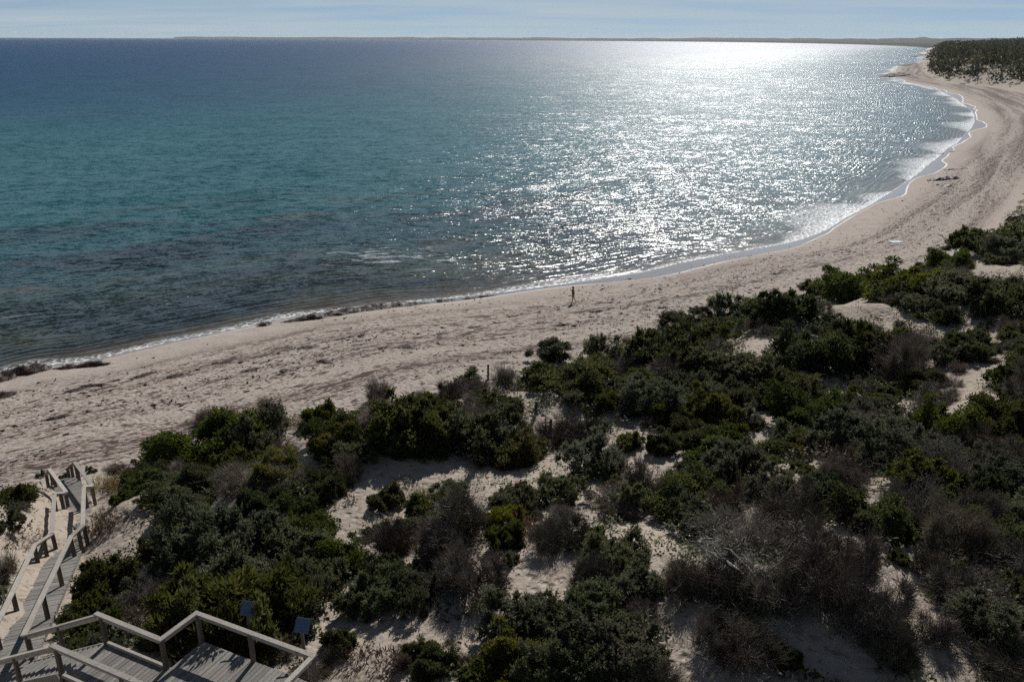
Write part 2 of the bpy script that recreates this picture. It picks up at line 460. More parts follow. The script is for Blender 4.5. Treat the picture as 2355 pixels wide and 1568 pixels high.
def sea_material():
    N = NT('sea_water'); s = N.attr('shore'); al = N.attr('along'); P = N.pos()
    xyz = N.n('ShaderNodeSeparateXYZ'); N.set(xyz.inputs[0], P)
    a = N.math('ADD', N.math('MULTIPLY', xyz.outputs[0], 0.85), N.math('MULTIPLY', xyz.outputs[1], 0.5))
    off = N.math('MULTIPLY', s, -1.0)                     # metres out from the waterline
    warp = N.noise(P, 0.018, 4, 0.55).outputs['Fac']
    offw = N.math('ADD', off, N.math('MULTIPLY', N.math('SUBTRACT', warp, 0.5), N.math('MULTIPLY', N.map(off, 0, 120), 150)))
    lg = N.math('LOGARITHM', N.math('ADD', N.math('MAXIMUM', offw, 0.0), 1.0), 10.0)
    weedy = N.map(N.math('ADD', xyz.outputs[0], N.math('MULTIPLY', N.math('SUBTRACT', warp, 0.5), 60)), 55, 5)      # weed beds off the left beach, clean sand in the bay
    deep = [(0.72, (0.005, 0.064, 0.110)), (0.82, (0.003, 0.050, 0.122)), (1.0, (0.002, 0.050, 0.128))]
    cw = N.ramp(N.math('DIVIDE', lg, 3.5), [(0.0, (0.17, 0.15, 0.115)), (0.15, (0.06, 0.052, 0.034)), (0.33, (0.036, 0.047, 0.030)), (0.43, (0.013, 0.050, 0.056)),
                                            (0.53, (0.006, 0.084, 0.090)), (0.64, (0.005, 0.094, 0.108))] + deep)
    cs = N.ramp(N.math('DIVIDE', lg, 3.5), [(0.0, (0.20, 0.19, 0.16)), (0.18, (0.13, 0.15, 0.13)), (0.33, (0.055, 0.105, 0.105)), (0.43, (0.038, 0.105, 0.108)),
                                            (0.53, (0.028, 0.100, 0.105)), (0.64, (0.018, 0.090, 0.100))] + deep)
    col = N.mix(weedy, cs, cw)
    wb = N.noise(N.combine(N.math('MULTIPLY', a, 0.022), N.math('MULTIPLY', s, 0.06), 0.0), 1.0, 5, 0.6, 0.5).outputs['Fac']
    wm = N.math('MULTIPLY', N.math('MULTIPLY', N.map(wb, 0.48, 0.57), weedy), N.math('MULTIPLY', N.map(off, 0.5, 5), N.map(off, 85, 40)))
    col = N.mix(N.math('MULTIPLY', wm, 0.88), col, (0.010, 0.018, 0.020))
    bb = N.math('MULTIPLY', N.math('MULTIPLY', N.map(wb, 0.44, 0.34), weedy), N.math('MULTIPLY', N.map(off, 1, 5), N.map(off, 80, 45)))
    col = N.mix(N.math('MULTIPLY', bb, 0.75), col, (0.070, 0.060, 0.036))
    # waves: slopes straight from noise, so they hold at every distance
    sx = N.vmath('MULTIPLY', P, (0.62, 1.0, 1.0))
    def slope(scale, amp, detail, dist=0.0):
        nz = N.noise(sx, scale, detail, 0.55, dist).outputs['Color']
        v = N.vmath('SUBTRACT', nz, (0.5, 0.5, 0.5))
        return N.vmath('MULTIPLY', v, (amp * 0.75, amp, 0.0))
    sl = N.vmath('ADD', slope(0.16, 0.35, 2), slope(1.0, 1.05, 3, 0.5))
    gust = N.map(N.noise(P, 0.012, 3, 0.6).outputs['Fac'], 0.3, 0.7, 0.85, 1.18)
    sl = N.vmath('SCALE', N.vmath('ADD', sl, slope(4.5, 1.35, 2)), scale=gust)
    sl = N.vmath('ADD', sl, slope(0.05, 0.16, 2))
    sl = N.vmath('ADD', sl, N.vmath('SCALE', slope(0.42, 0.6, 2, 0.4), scale=N.math('MULTIPLY', weedy, N.map(off, 260, 60))))
    calm = N.map(off, 0, 14, 0.35, 1.0)
    sl = N.vmath('SCALE', sl, scale=calm)
    wv = N.n('ShaderNodeTexWave', wave_type='BANDS', bands_direction='Y', wave_profile='SIN')
    N.set(wv.inputs['Vector'], N.combine(N.math('MULTIPLY', a, 0.12), N.math('MULTIPLY', s, 0.5), 0.0))
    for k, v in (('Scale', 0.5), ('Distortion', 22.0), ('Detail', 5.0), ('Detail Scale', 0.7)): wv.inputs[k].default_value = v
    hh = N.math('ADD', N.math('MULTIPLY', wv.outputs['Fac'], N.map(off, 190, 30, 0.0, 1.0)), 0.0)
    bmp = N.bump(hh, 0.55, 0.09)
    nrm = N.vmath('NORMALIZE', N.vmath('ADD', bmp, sl))
    rough = N.map(off, 15, 400, 0.24, 0.47, smooth=False)
    water = N.bsdf(col, rough, 0.25, nrm, ior=1.33)
    # foam: broken lace at the edge, small breakers just off it
    fw = N.noise(N.combine(N.math('MULTIPLY', al, 0.028), 2.0, 0.0), 1.0, 2).outputs['Fac']
    fwid = N.math('ADD', 0.25, N.math('MULTIPLY', N.map(fw, 0.40, 0.66), N.map(xyz.outputs[0], -10, 45, 1.8, 6.5)))
    lace = N.n('ShaderNodeTexVoronoi', feature='DISTANCE_TO_EDGE')
    lw = N.vmath('ADD', N.combine(N.math('MULTIPLY', al, 0.75), s, 0.0), N.vmath('SCALE', N.noise(P, 1.4, 3).outputs['Color'], scale=0.8))
    N.set(lace.inputs['Vector'], lw); lace.inputs['Scale'].default_value = 1.7
    lc = N.map(lace.outputs['Distance'], 0.17, 0.03)
    q = N.math('DIVIDE', off, fwid)
    body = N.map(N.math('ADD', q, N.math('MULTIPLY', N.math('SUBTRACT', N.noise(P, 0.9, 5, 0.65).outputs['Fac'], 0.5), 1.6)), 0.75, 0.15)
    foam = N.math('MAXIMUM', N.math('MULTIPLY', body, N.math('ADD', 0.22, N.math('MULTIPLY', lc, 0.78))),
                  N.math('MULTIPLY', N.math('MULTIPLY', lc, N.map(q, 1.8, 0.5)), 0.75))
    br = N.noise(N.combine(N.math('MULTIPLY', al, 0.14), N.math('MULTIPLY', s, 0.85), 9.0), 1.0, 5, 0.7, 0.6).outputs['Fac']
    brk = N.math('MULTIPLY', N.map(br, 0.66, 0.74), N.math('MULTIPLY', N.map(off, 1.5, 4), N.map(off, 26, 12)))
    foam = N.math('MAXIMUM', foam, N.math('MULTIPLY', brk, 0.7), clamp=True)
    # wash breaking over the shallow reef off the left beach
    rc = on_level(885, 590, 0); dv = N.vmath('MULTIPLY', N.vmath('SUBTRACT', P, (rc[0], rc[1], 0)), (1 / 9.0, 1 / 6.0, 0))
    dl_ = N.n('ShaderNodeVectorMath', operation='LENGTH'); N.set(dl_.inputs[0], dv)
    rn = N.noise(N.vmath('MULTIPLY', P, (0.5, 1.3, 1.0)), 0.6, 6, 0.72, 0.8).outputs['Fac']
    rf = N.math('MULTIPLY', N.map(N.math('SUBTRACT', rn, N.math('MULTIPLY', dl_.outputs['Value'], 0.13)), 0.44, 0.58), 0.55)
    foam = N.math('MAXIMUM', foam, N.math('MULTIPLY', rf, N.math('ADD', 0.4, N.math('MULTIPLY', lc, 0.6))), clamp=True)
    fo = N.bsdf((0.78, 0.79, 0.79), 0.6, 0.4, N.bump(N.noise(P, 6.0, 3).outputs['Fac'], 0.6, 0.08))
    mx = N.n('ShaderNodeMixShader'); N.set(mx.inputs[0], foam); N.set(mx.inputs[1], water); N.set(mx.inputs[2], fo)
    return N.done(mx.outputs[0])

def leaf_material(name, c0, c1, c2, trans=0.5, spec=0.10, rough=0.6):
    N = NT(name); t = N.attr('tint'); oi = N.n('ShaderNodeObjectInfo').outputs['Random']
    col = N.mix(t, c0, c1)
    col = N.mix(N.map(t, 0.88, 0.97), col, c2)
    hs = N.n('ShaderNodeHueSaturation'); N.set(hs.inputs['Color'], col)
    N.set(hs.inputs['Hue'], N.map(oi, 0, 1, 0.475, 0.525, smooth=False))
    N.set(hs.inputs['Value'], N.map(N.math('FRACT', N.math('MULTIPLY', oi, 7.31)), 0, 1, 0.7, 1.3, smooth=False))
    N.set(hs.inputs['Saturation'], N.map(N.math('FRACT', N.math('MULTIPLY', oi, 3.77)), 0, 1, 0.75, 1.15, smooth=False))
    col = hs.outputs[0]
    b = N.bsdf(col, rough, spec)
    tr = N.n('ShaderNodeBsdfTranslucent'); N.set(tr.inputs['Color'], col)
    mx = N.n('ShaderNodeMixShader'); mx.inputs[0].default_value = trans; N.set(mx.inputs[1], b); N.set(mx.inputs[2], tr.outputs[0])
    return N.done(mx.outputs[0])
def wood_material(name, light, dark, scale=1.0):
    N = NT(name); tc_ = N.n('ShaderNodeTexCoord').outputs['Object']; oi = N.n('ShaderNodeObjectInfo').outputs['Random']
    P = N.vmath('ADD', N.pos(), N.combine(N.math('MULTIPLY', oi, 31.0), N.math('MULTIPLY', oi, 17.0), 0.0))
    g1 = N.noise(N.vmath('MULTIPLY', P, (1, 1, 1)), 2.0, 4).outputs['Fac']
    g2 = N.noise(P, 26.0, 5, 0.7).outputs['Fac']
    col = N.mix(g1, dark, light)
    col = N.mix(N.map(g2, 0.45, 0.75), col, tuple(q * 0.5 for q in dark))
    kn = N.noise(P, 7.0, 2).outputs['Fac']
    col = N.mix(N.map(kn, 0.68, 0.76), col, tuple(q * 0.35 for q in dark))
    hs = N.n('ShaderNodeHueSaturation'); N.set(hs.inputs['Color'], col); N.set(hs.inputs['Value'], N.map(oi, 0, 1, 0.78, 1.2, smooth=False))
    return N.done(N.bsdf(hs.outputs[0], 0.82, 0.2, N.bump(g2, 0.5, 0.02)))
def plain(name, c0, c1, scale=3.0, rough=0.8, spec=0.2, bump=0.3):
    N = NT(name); nz = N.noise(N.pos(), scale, 4, 0.6).outputs['Fac']
    return N.done(N.bsdf(N.mix(nz, c0, c1), rough, spec, N.bump(nz, bump, 0.05)))

M_SAND = sand_material()
M_SEA = sea_material()
M_GREEN = leaf_material('green_leaves', (0.036, 0.047, 0.012), (0.130, 0.142, 0.036), (0.10, 0.085, 0.03))
M_GREY = leaf_material('grey_green_leaves', (0.062, 0.071, 0.036), (0.180, 0.186, 0.104), (0.13, 0.12, 0.07))
M_OLIVE = leaf_material('olive_leaves', (0.066, 0.074, 0.014), (0.165, 0.163, 0.036), (0.16, 0.12, 0.04))
M_RUST = leaf_material('rusty_leaves', (0.072, 0.045, 0.024), (0.125, 0.070, 0.032), (0.10, 0.10, 0.035))
M_STRAW = leaf_material('straw_blades', (0.17, 0.13, 0.05), (0.27, 0.20, 0.08), (0.10, 0.10, 0.03))
M_TWIG = leaf_material('brown_twigs', (0.108, 0.085, 0.064), (0.205, 0.165, 0.130), (0.26, 0.225, 0.19), trans=0.0)
M_STEM = leaf_material('grey_brown_stems', (0.055, 0.043, 0.034), (0.10, 0.082, 0.066), (0.15, 0.13, 0.11), trans=0.0)
M_HEAD = leaf_material('headland_leaves', (0.030, 0.032, 0.016), (0.070, 0.062, 0.034), (0.12, 0.095, 0.06))
M_DEAD = leaf_material('dead_wood', (0.13, 0.112, 0.095), (0.25, 0.22, 0.19), (0.32, 0.29, 0.26), trans=0.0)
M_BLEACH = leaf_material('bleached_branches', (0.30, 0.28, 0.25), (0.45, 0.43, 0.39), (0.2, 0.18, 0.16), trans=0.0)
M_WEED = plain('seaweed', (0.020, 0.010, 0.008), (0.065, 0.033, 0.024), 5.0, 0.6, 0.3, 0.9)
M_ROCK = plain('reef_rock', (0.04, 0.032, 0.027), (0.12, 0.095, 0.075), 0.3, 0.8, 0.3, 0.8)
M_RAIL = wood_material('weathered_rail_timber', (0.50, 0.462, 0.405), (0.31, 0.275, 0.235))
M_DECK = wood_material('weathered_deck_timber', (0.30, 0.285, 0.26), (0.17, 0.155, 0.14))
M_POST = wood_material('post_timber', (0.19, 0.16, 0.135), (0.095, 0.075, 0.06))

# ---------------------------------------------------------------- ground
def axis(lo, hi, n0, n1, step, grow, far=900.0, grow2=0.06):
    st = lambda e: max(step, grow * e) if e < far else grow2 * e
    out_ = [n0]; x = n0
    while x < hi:
        x += st(max(x - n1, 0) + 40 if x > n1 else 0); out_.append(x)
    x = n0; left = []
    while x > lo:
        x -= st(n0 - x + 40 if x < n0 else 0); left.append(x)
    return np.array(left[::-1] + out_)
def grid_mesh(name, xs, ys, fn, attrs_fn=None):
    X, Y = np.meshgrid(xs, ys); x, y = X.ravel(), Y.ravel()
    z, at = fn(x, y)
    nx, ny = len(xs), len(ys)
    i = np.arange(nx * ny).reshape(ny, nx)
    Fc = np.stack([i[:-1, :-1], i[:-1, 1:], i[1:, 1:], i[1:, :-1]], -1).reshape(-1, 4)
    keep = at.pop('_keep', None)
    if keep is not None:
        Fc = Fc[keep[Fc].any(1)]
        used = np.zeros(len(x), bool); used[Fc.ravel()] = True
        idx = np.cumsum(used) - 1
        Fc = idx[Fc]; x, y, z = x[used], y[used], z[used]; at = {k: v[used] for k, v in at.items()}
    return arrmesh(name, np.stack([x, y, z], -1), Fc, at, smooth=True)
def ground_fn(x, y):
    z, s, arc, dn = height(x, y, True)
    return z, {'shore': s, 'along': arc, 'dune': dn, '_keep': s > -18}
g = link('beach_and_dunes', grid_mesh('beach_and_dunes', axis(-320, 3300, -45, 60, 0.46, 0.011, 700), axis(-60, 3900, 8, 95, 0.46, 0.011, 700), ground_fn), None, M_SAND)
g.name = 'ground'
tag(g, kind='structure')
def sea_fn(x, y):
    s, arc, dn = base_fields(x, y)
    return x * 0.0, {'shore': s, 'along': arc, '_keep': s < 3.0}
w = link('sea', grid_mesh('sea', axis(-24000, 24000, -50, 60, 1.1, 0.011), axis(20, 26000, 45, 110, 1.1, 0.011), sea_fn), None, M_SEA)
tag(w, kind='structure')

# ---------------------------------------------------------------- far shore across the bay
FAR_PX = [(400, 20000), (520, 19000), (700, 17500), (900, 15500), (1100, 13500), (1300, 11800), (1500, 10200), (1650, 8800), (1800, 7200), (1930, 5800),
          (2040, 4500), (2110, 3600), (2150, 3000), (2190, 2750), (2260, 2650), (2360, 2600), (2600, 2600), (3000, 2700)]
fp = []
for px, dist in FAR_PX:
    d = pix_ray(px, 90); d[2] = 0; d /= np.linalg.norm(d); fp.append((d * dist)[:2])
fp = catmull(fp, 14)
INL = [(-5, -0.5), (0, 0.3), (25, 2.5), (55, 4.0), (110, 9.0), (250, 12), (500, 10), (900, 12), (1500, 15), (2300, 20), (3200, 24), (4300, 30), (5600, 36), (7500, 42), (9000, 40)]
V = []; dun = []; sea_d = []
for i, q in enumerate(fp):
    for inl, zb in INL:
        d = q / np.linalg.norm(q); p = q + d * inl
        k = 0.0
        if inl > 20:
            k = 0.9 * zb * (0.55 * fbm(p[0] / 900., p[1] / 900., 3, 3) + 0.25 * vnoise(p[0] / 160., p[1] / 160., 9))
        edge = 1.0 if i > 3 else (0.75 + 0.25 * i / 3)
        V.append((p[0], p[1], (zb + float(k)) * edge)); dun.append(inl)
nx = len(INL); i_ = np.arange(len(fp) * nx).reshape(len(fp), nx)
Fc = np.stack([i_[:-1, :-1], i_[1:, :-1], i_[1:, 1:], i_[:-1, 1:]], -1).reshape(-1, 4)
# the headland end of the far coast drops to the sea as a closed cliff
N = NT('far_country'); P = N.pos(); inl = N.attr('inland')
field = N.n('ShaderNodeTexVoronoi', feature='F1'); N.set(field.inputs['Vector'], N.vmath('MULTIPLY', P, (1.0, 0.55, 0.0))); field.inputs['Scale'].default_value = 0.0016
fsep = N.n('ShaderNodeSeparateColor'); N.set(fsep.inputs[0], field.outputs['Color'])
fcol = N.ramp(fsep.outputs[0], [(0.0, (0.05, 0.06, 0.03)), (0.5, (0.050, 0.056, 0.045)), (0.55, (0.075, 0.072, 0.058)), (0.68, (0.10, 0.092, 0.075)), (0.73, (0.055, 0.062, 0.05)), (1.0, (0.05, 0.055, 0.03))], 'CONSTANT')
trees = N.map(N.noise(P, 0.004, 5, 0.6).outputs['Fac'], 0.46, 0.56)
fcol = N.mix(trees, fcol, (0.035, 0.045, 0.028))
scrub = N.mix(N.noise(P, 0.02, 4).outputs['Fac'], (0.018, 0.022, 0.020), (0.034, 0.034, 0.028))
fcol = N.mix(N.map(inl, 350, 700), scrub, fcol)
fcol = N.mix(N.map(N.math('ADD', inl, N.math('MULTIPLY', N.noise(P, 0.015, 3).outputs['Fac'], 30)), 55, 30), fcol, (0.22, 0.18, 0.15))
fs = link('far_shore', arrmesh('far_shore', V, Fc, {'inland': dun}), None, N.done(N.bsdf(fcol, 0.9, 0.1)))
tag(fs, kind='structure')

# ---------------------------------------------------------------- foliage builders: many small leaves on real stems
def quads(C, D, Nn, L, W):
    """leaf blades: centre base C, direction D, normal Nn, length, width (diamond-shaped)"""
    side = np.cross(D, Nn); side /= np.linalg.norm(side, axis=1)[:, None] + 1e-9
    L = L[:, None]; W = W[:, None]
    a = C; b = C + D * L * 0.5 + side * W * 0.5; c = C + D * L; d = C + D * L * 0.5 - side * W * 0.5
    bend = np.cross(side, D) * W * 0.25
    V = np.stack([a, b + bend, c, d + bend], 1).reshape(-1, 3)
    Fc = np.arange(len(V)).reshape(-1, 4)
    return V, Fc
def unit(v): return v / (np.linalg.norm(v, axis=-1, keepdims=True) + 1e-9)
def twig_mesh(name, segs, attrs=True):
    """segs: list of (a, b, r0, r1) -> three-sided tapered twigs"""
    A = np.array([s[0] for s in segs]); B = np.array([s[1] for s in segs]); r0 = np.array([s[2] for s in segs]); r1 = np.array([s[3] for s in segs])
    d = unit(B - A); t = unit(np.cross(d, np.array([0.31, 0.87, 0.23]))); u = np.cross(d, t)
    vs = []
    for base, r in ((A, r0), (B, r1)):
        for k in range(3):
            an = 2 * math.pi * k / 3; vs.append(base + (t * math.cos(an) + u * math.sin(an)) * r[:, None])
    V = np.stack(vs, 1).reshape(-1, 3)
    o = (np.arange(len(A)) * 6)[:, None]
    F = np.concatenate([o + np.array(q)[None] for q in ((0, 1, 4, 3), (1, 2, 5, 4), (2, 0, 3, 5))])
    tint = np.repeat(rng.random(len(A)), 6)
    return arrmesh(name, V, F, {'tint': tint})
def stems(r, h, n, seed, rad=0.03, tips=None):
    """a multi-stemmed shrub skeleton from the ground to points in the crown"""
    R = np.random.default_rng(seed); segs = []
    for k in range(n):
        if tips is not None:
            e = tips[R.integers(len(tips))]
        else:
            an = R.random() * 6.283; rr = math.sqrt(R.random()) * r * 0.85
            e = np.array([math.cos(an) * rr, math.sin(an) * rr, h * (0.55 + 0.35 * R.random())])
        a = np.array([R.normal(0, 0.10 * r), R.normal(0, 0.10 * r), -0.25])
        m = a * 0.45 + e * 0.55 + R.normal(0, 0.08 * r, 3); m[2] = max(0.1, m[2] * 0.8)
        ra = rad * (0.6 + 0.8 * R.random())
        segs += [(a, m, ra, ra * 0.7), (m, e, ra * 0.7, ra * 0.25)]
        for q in range(3):
            t = 0.3 + 0.6 * R.random(); s0 = m + (e - m) * t
            s1 = s0 + unit(R.normal(0, 1, 3) + np.array([0, 0, 0.8])) * 0.25 * r * (0.5 + R.random())
            segs.append((s0, s1, ra * 0.35, ra * 0.12))
    return segs
def crown_clumps(r, h, n, seed, flat=0.0):
    """ragged crown of several leaning lobes: clump centres and sizes"""
    R = np.random.default_rng(seed); nl = R.integers(5, 9); lob = []
    for k in range(nl):
        an = 6.283 * (k + 0.7 * R.random()) / nl; d_ = r * (0.15 + 0.5 * R.random()); lr = r * (0.26 + 0.26 * R.random())
        lob.append((math.cos(an) * d_, math.sin(an) * d_, lr, h * (0.45 + 0.6 * R.random()) * (1.05 - 0.35 * d_ / r), R.normal(0, 0.18 * r), R.normal(0, 0.18 * r)))
    C = []; S = []; wts = np.array([q[2] ** 2 for q in lob]); wts /= wts.sum()
    for k in range(n):
        x0, y0, lr, lh, lx, ly = lob[R.choice(nl, p=wts)]
        v = unit(R.normal(0, 1, 3) + np.array([0, 0, 0.35])); f = 0.62 + 0.42 * R.random()
        z = max(abs(v[2]) * lh * f * (0.9 + 0.25 * R.random()), 0.05 * h)
        C.append((x0 + v[0] * lr * f + lx * z / h, y0 + v[1] * lr * f + ly * z / h, z)); S.append(r * (0.085 + 0.13 * R.random() ** 1.5))
    return np.array(C), np.array(S)
def leafy(name, r, h, n_clumps, per, seed, L=0.085, W=0.032, up=0.35, fill=0.5, droop=0.0):
    """foliage of a dense shrub"""
    R = np.random.default_rng(seed); C, S = crown_clumps(r, h, n_clumps, seed)
    ct = R.random(n_clumps)
    m = n_clumps * per; ci = np.repeat(np.arange(n_clumps), per)
    q = unit(R.normal(0, 1, (m, 3)) + np.array([0, 0, 0.35]))
    rad = S[ci] * (1 - fill * R.random(m) ** 1.6)
    P = C[ci] + q * rad[:, None] * np.array([1, 1, 0.85]) + unit(C[ci] * np.array([1, 1, 0.4])) * (S[ci] * 0.15)[:, None]
    P[:, 2] = np.maximum(P[:, 2], 0.02)
    D = unit(q * 0.9 + R.normal(0, 0.55, (m, 3)) + np.array([0, 0, up]))
    Nn = unit(q + R.normal(0, 0.6, (m, 3)))
    V, Fc = quads(P, D, Nn, L * (0.6 + 0.8 * R.random(m)), W * (0.7 + 0.6 * R.random(m)))
    t = np.clip(0.50 * ct[ci] ** 1.5 + 0.22 * R.random(m) + 0.22 * R.random(m) ** 2 + np.where(R.random(m) < 0.02, 0.7, 0), 0, 1)
    return arrmesh(name, V, Fc, {'tint': np.repeat(t, 4)}), C
def sprays(name, r, h, n_stems, per, seed, L=0.07, W=0.022, clump=26):
    """foliage of a grey saltbush: bunched upright leafy shoots"""
    R = np.random.default_rng(seed); C, S = crown_clumps(r, h, clump, seed)
    ci = R.integers(0, clump, n_stems); ct = R.random(clump)
    off = unit(R.normal(0, 1, (n_stems, 3)) + np.array([0, 0, 0.6]))
    B = C[ci] + off * (S[ci] * 0.55 * R.random(n_stems) ** 0.5)[:, None]
    dirn = unit(off * 0.7 + unit(C[ci] * np.array([1, 1, 0])) * 0.25 + np.array([0, 0, 0.95]) + R.normal(0, 0.22, (n_stems, 3)))
    ln = S[ci] * (0.6 + 0.8 * R.random(n_stems))
    si = np.repeat(np.arange(n_stems), per); m = len(si); f = R.random(m)
    P = B[si] + dirn[si] * (ln[si] * (0.1 + 0.9 * f))[:, None] + R.normal(0, 0.012, (m, 3))
    D = unit(dirn[si] * 0.55 + R.normal(0, 0.6, (m, 3)))
    Nn = unit(R.normal(0, 1, (m, 3)) + np.array([0, 0, 0.4]))
    P[:, 2] = np.maximum(P[:, 2], 0.02)
    V, Fc = quads(P, D, Nn, L * (0.6 + 0.7 * R.random(m)), W * (0.7 + 0.6 * R.random(m)))
    t = np.clip(0.45 * ct[ci[si]] ** 1.5 + 0.35 * f * R.random(m) + 0.12 * R.random(m) + np.where(R.random(m) < 0.025, 0.6, 0), 0, 1)
    return arrmesh(name, V, Fc, {'tint': np.repeat(t, 4)}), C
def twiggy(name, r, h, n_main, seed, rad=0.022, dens=6, spread=1.0):
    """a bare bush: forking stems out to a haze of thin twigs"""
    R = np.random.default_rng(seed); main = []; fine = []
    def grow(p, d, L, ra, lev):
        steps = 3; q = p
        for k in range(steps):
            d = unit(d + R.normal(0, 0.20, 3) + np.array([0, 0, 0.02])); e = q + d * L / steps
            if e[2] < 0.05: e[2] = 0.05 + 0.1 * R.random(); d = unit(e - q)
            (main if lev < 2 else fine).append((q, e, ra, ra * 0.78)); ra *= 0.78; q = e
            if lev < 4:
                for b in range(2):
                    dd = unit(d + R.normal(0, 0.62, 3) + np.array([0, 0, 0.12])); grow(q, dd, L * (0.40 + 0.25 * R.random()), max(ra * 0.6, 0.0062), lev + (1 if lev > 0 else 1))
    for k in range(n_main):
        an = 6.283 * (k + R.random()) / n_main; el = 0.12 + 1.15 * R.random()
        d = np.array([math.cos(an) * math.cos(el) * spread, math.sin(an) * math.cos(el) * spread, math.sin(el)])
        grow(np.array([R.normal(0, 0.08), R.normal(0, 0.08), -0.15]), unit(d), r * (0.62 + 0.25 * R.random()), rad, 1)
    sc = np.array([1, 1, h / (r * 0.95)])
    fx = lambda S_: [(a * sc, b * sc, c, d) for a, b, c, d in S_]
    return fx(main), fx(fine)
def haze_twigs(r, h, n, seed, ra=0.0058):
    R = np.random.default_rng(seed); C, S = crown_clumps(r, h, 60, seed); ci = R.integers(0, 60, n)
    off = unit(R.normal(0, 1, (n, 3)) + np.array([0, 0, 0.3])); B = C[ci] + off * (S[ci] * R.random(n))[:, None]; B[:, 2] = np.maximum(B[:, 2], 0.04)
    D = unit(off * 0.6 + unit(C[ci] * np.array([1, 1, 0.3])) * 0.5 + np.array([0, 0, 0.45]) + R.normal(0, 0.4, (n, 3)))
    E = B + D * (0.14 + 0.36 * R.random(n) ** 1.5)[:, None] * min(1.0, r)
    return [(B[i], E[i], ra, ra * 0.5) for i in range(n)]
def tuft(name, r, h, n, seed, L=0.12, W=0.02, erect=1.4, per=7):
    """low tuft: short shoots each with a few thick blades"""
    R = np.random.default_rng(seed); an = R.random(n) * 6.283; rr = np.sqrt(R.random(n)) * r
    B = np.stack([np.cos(an) * rr, np.sin(an) * rr, np.zeros(n)], -1)
    d = unit(np.stack([np.cos(an) * rr / r * 0.5, np.sin(an) * rr / r * 0.5, np.full(n, erect)], -1) + R.normal(0, 0.25, (n, 3)))
    ln = h * (0.5 + 0.6 * R.random(n)); si = np.repeat(np.arange(n), per); f = R.random(len(si))
    P = B[si] + d[si] * (ln[si] * f * 0.8)[:, None]
    D = unit(d[si] * 0.9 + R.normal(0, 0.45, (len(si), 3))); Nn = unit(R.normal(0, 1, (len(si), 3)))
    V, Fc = quads(P, D, Nn, L * (0.6 + 0.7 * R.random(len(si))), np.full(len(si), W))
    return arrmesh(name, V, Fc, {'tint': np.repeat(0.8 * R.random(len(si)), 4)})

# prototypes: (foliage mesh, stem mesh, crown radius, crown height, foliage material, stem material)
PROTO = {}
def reg(kind, fol, stem, r, h, mf, ms):
    fol.materials.clear(); fol.materials.append(mf)
    if stem is not None: stem.materials.clear(); stem.materials.append(ms)
    PROTO.setdefault(kind, []).append((fol, stem, r, h))
for k in range(4):
    f, C = sprays('green_foliage', 1.7, 1.5, 1700, 15, 100 + k, L=0.12, W=0.058, clump=130) if k % 2 else leafy('green_foliage', 1.7, 1.5, 150, 170, 100 + k, L=0.125, W=0.056, up=0.5, fill=0.75)
    reg('G', f, twig_mesh('green_stems', stems(1.7, 1.4, 22, 300 + k, 0.035, C)), 1.7, 1.5, M_GREEN, M_STEM)
    f, C = sprays('grey_foliage', 1.6, 1.35, 1500, 16, 140 + k, L=0.11, W=0.040, clump=90)
    reg('S', f, twig_mesh('grey_stems', stems(1.6, 1.2, 24, 340 + k, 0.028, C)), 1.6, 1.35, M_GREY, M_STEM)
    m_, fi = twiggy('brown', 1.6, 1.25, 9, 180 + k, 0.034)
    reg('B', twig_mesh('brown_twigs', fi[::2] + haze_twigs(1.6, 1.15, 6800, 400 + k)), twig_mesh('brown_stems', m_), 1.6, 1.25, M_TWIG, M_DEAD)
for k in range(3):
    f, C = leafy('small_green_foliage', 0.85, 0.8, 46, 160, 110 + k, L=0.105, W=0.045, up=0.5, fill=0.8)
    reg('g', f, twig_mesh('small_green_stems', stems(0.85, 0.75, 12, 310 + k, 0.02, C)), 0.85, 0.8, M_GREEN, M_STEM)
    f, C = sprays('small_grey_foliage', 0.8, 0.75, 460, 14, 150 + k, L=0.10, W=0.036, clump=30)
    reg('s', f, twig_mesh('small_grey_stems', stems(0.8, 0.7, 12, 350 + k, 0.016, C)), 0.8, 0.75, M_GREY, M_STEM)
    f, C = leafy('olive_foliage', 1.3, 1.2, 90, 190, 120 + k, L=0.13, W=0.042, up=0.5, fill=0.8)
    reg('O', f, twig_mesh('olive_stems', stems(1.3, 1.1, 14, 320 + k, 0.024, C)), 1.3, 1.2, M_OLIVE, M_STEM)
    m_, fi = twiggy('small_brown', 0.8, 0.7, 5, 190 + k, 0.014)
    reg('b', twig_mesh('small_brown_twigs', fi[::2] + haze_twigs(0.8, 0.65, 1900, 410 + k)), twig_mesh('small_brown_stems', m_), 0.8, 0.7, M_TWIG, M_DEAD)
for k in range(2):
    m_, fi = twiggy('bleached', 1.3, 1.1, 7, 200 + k, 0.042, spread=1.2)
    reg('P', twig_mesh('bleached_twigs', fi[::5]), twig_mesh('bleached_stems', m_), 1.3, 1.1, M_BLEACH, M_BLEACH)
    reg('R', tuft('rusty_tuft_leaves', 0.42, 0.40, 55, 210 + k, L=0.10, W=0.030, erect=1.0), None, 0.42, 0.42, M_RUST, None)
    reg('Y', tuft('straw_tuft_blades', 0.55, 0.55, 90, 220 + k, L=0.22, W=0.020, erect=1.6, per=8), None, 0.55, 0.6, M_STRAW, None)
KIND = {'G': ('green_shrub', 'shrub'), 'g': ('green_shrub', 'shrub'), 'S': ('saltbush', 'shrub'), 's': ('saltbush', 'shrub'), 'O': ('olive_shrub', 'shrub'),
        'B': ('bare_bush', 'shrub'), 'b': ('bare_bush', 'shrub'), 'P': ('dead_bush', 'dead bush'), 'R': ('rusty_plant', 'plant'), 'Y': ('straw_grass_tuft', 'grass tuft')}
PLACED = []                         # x, y, radius of every shrub
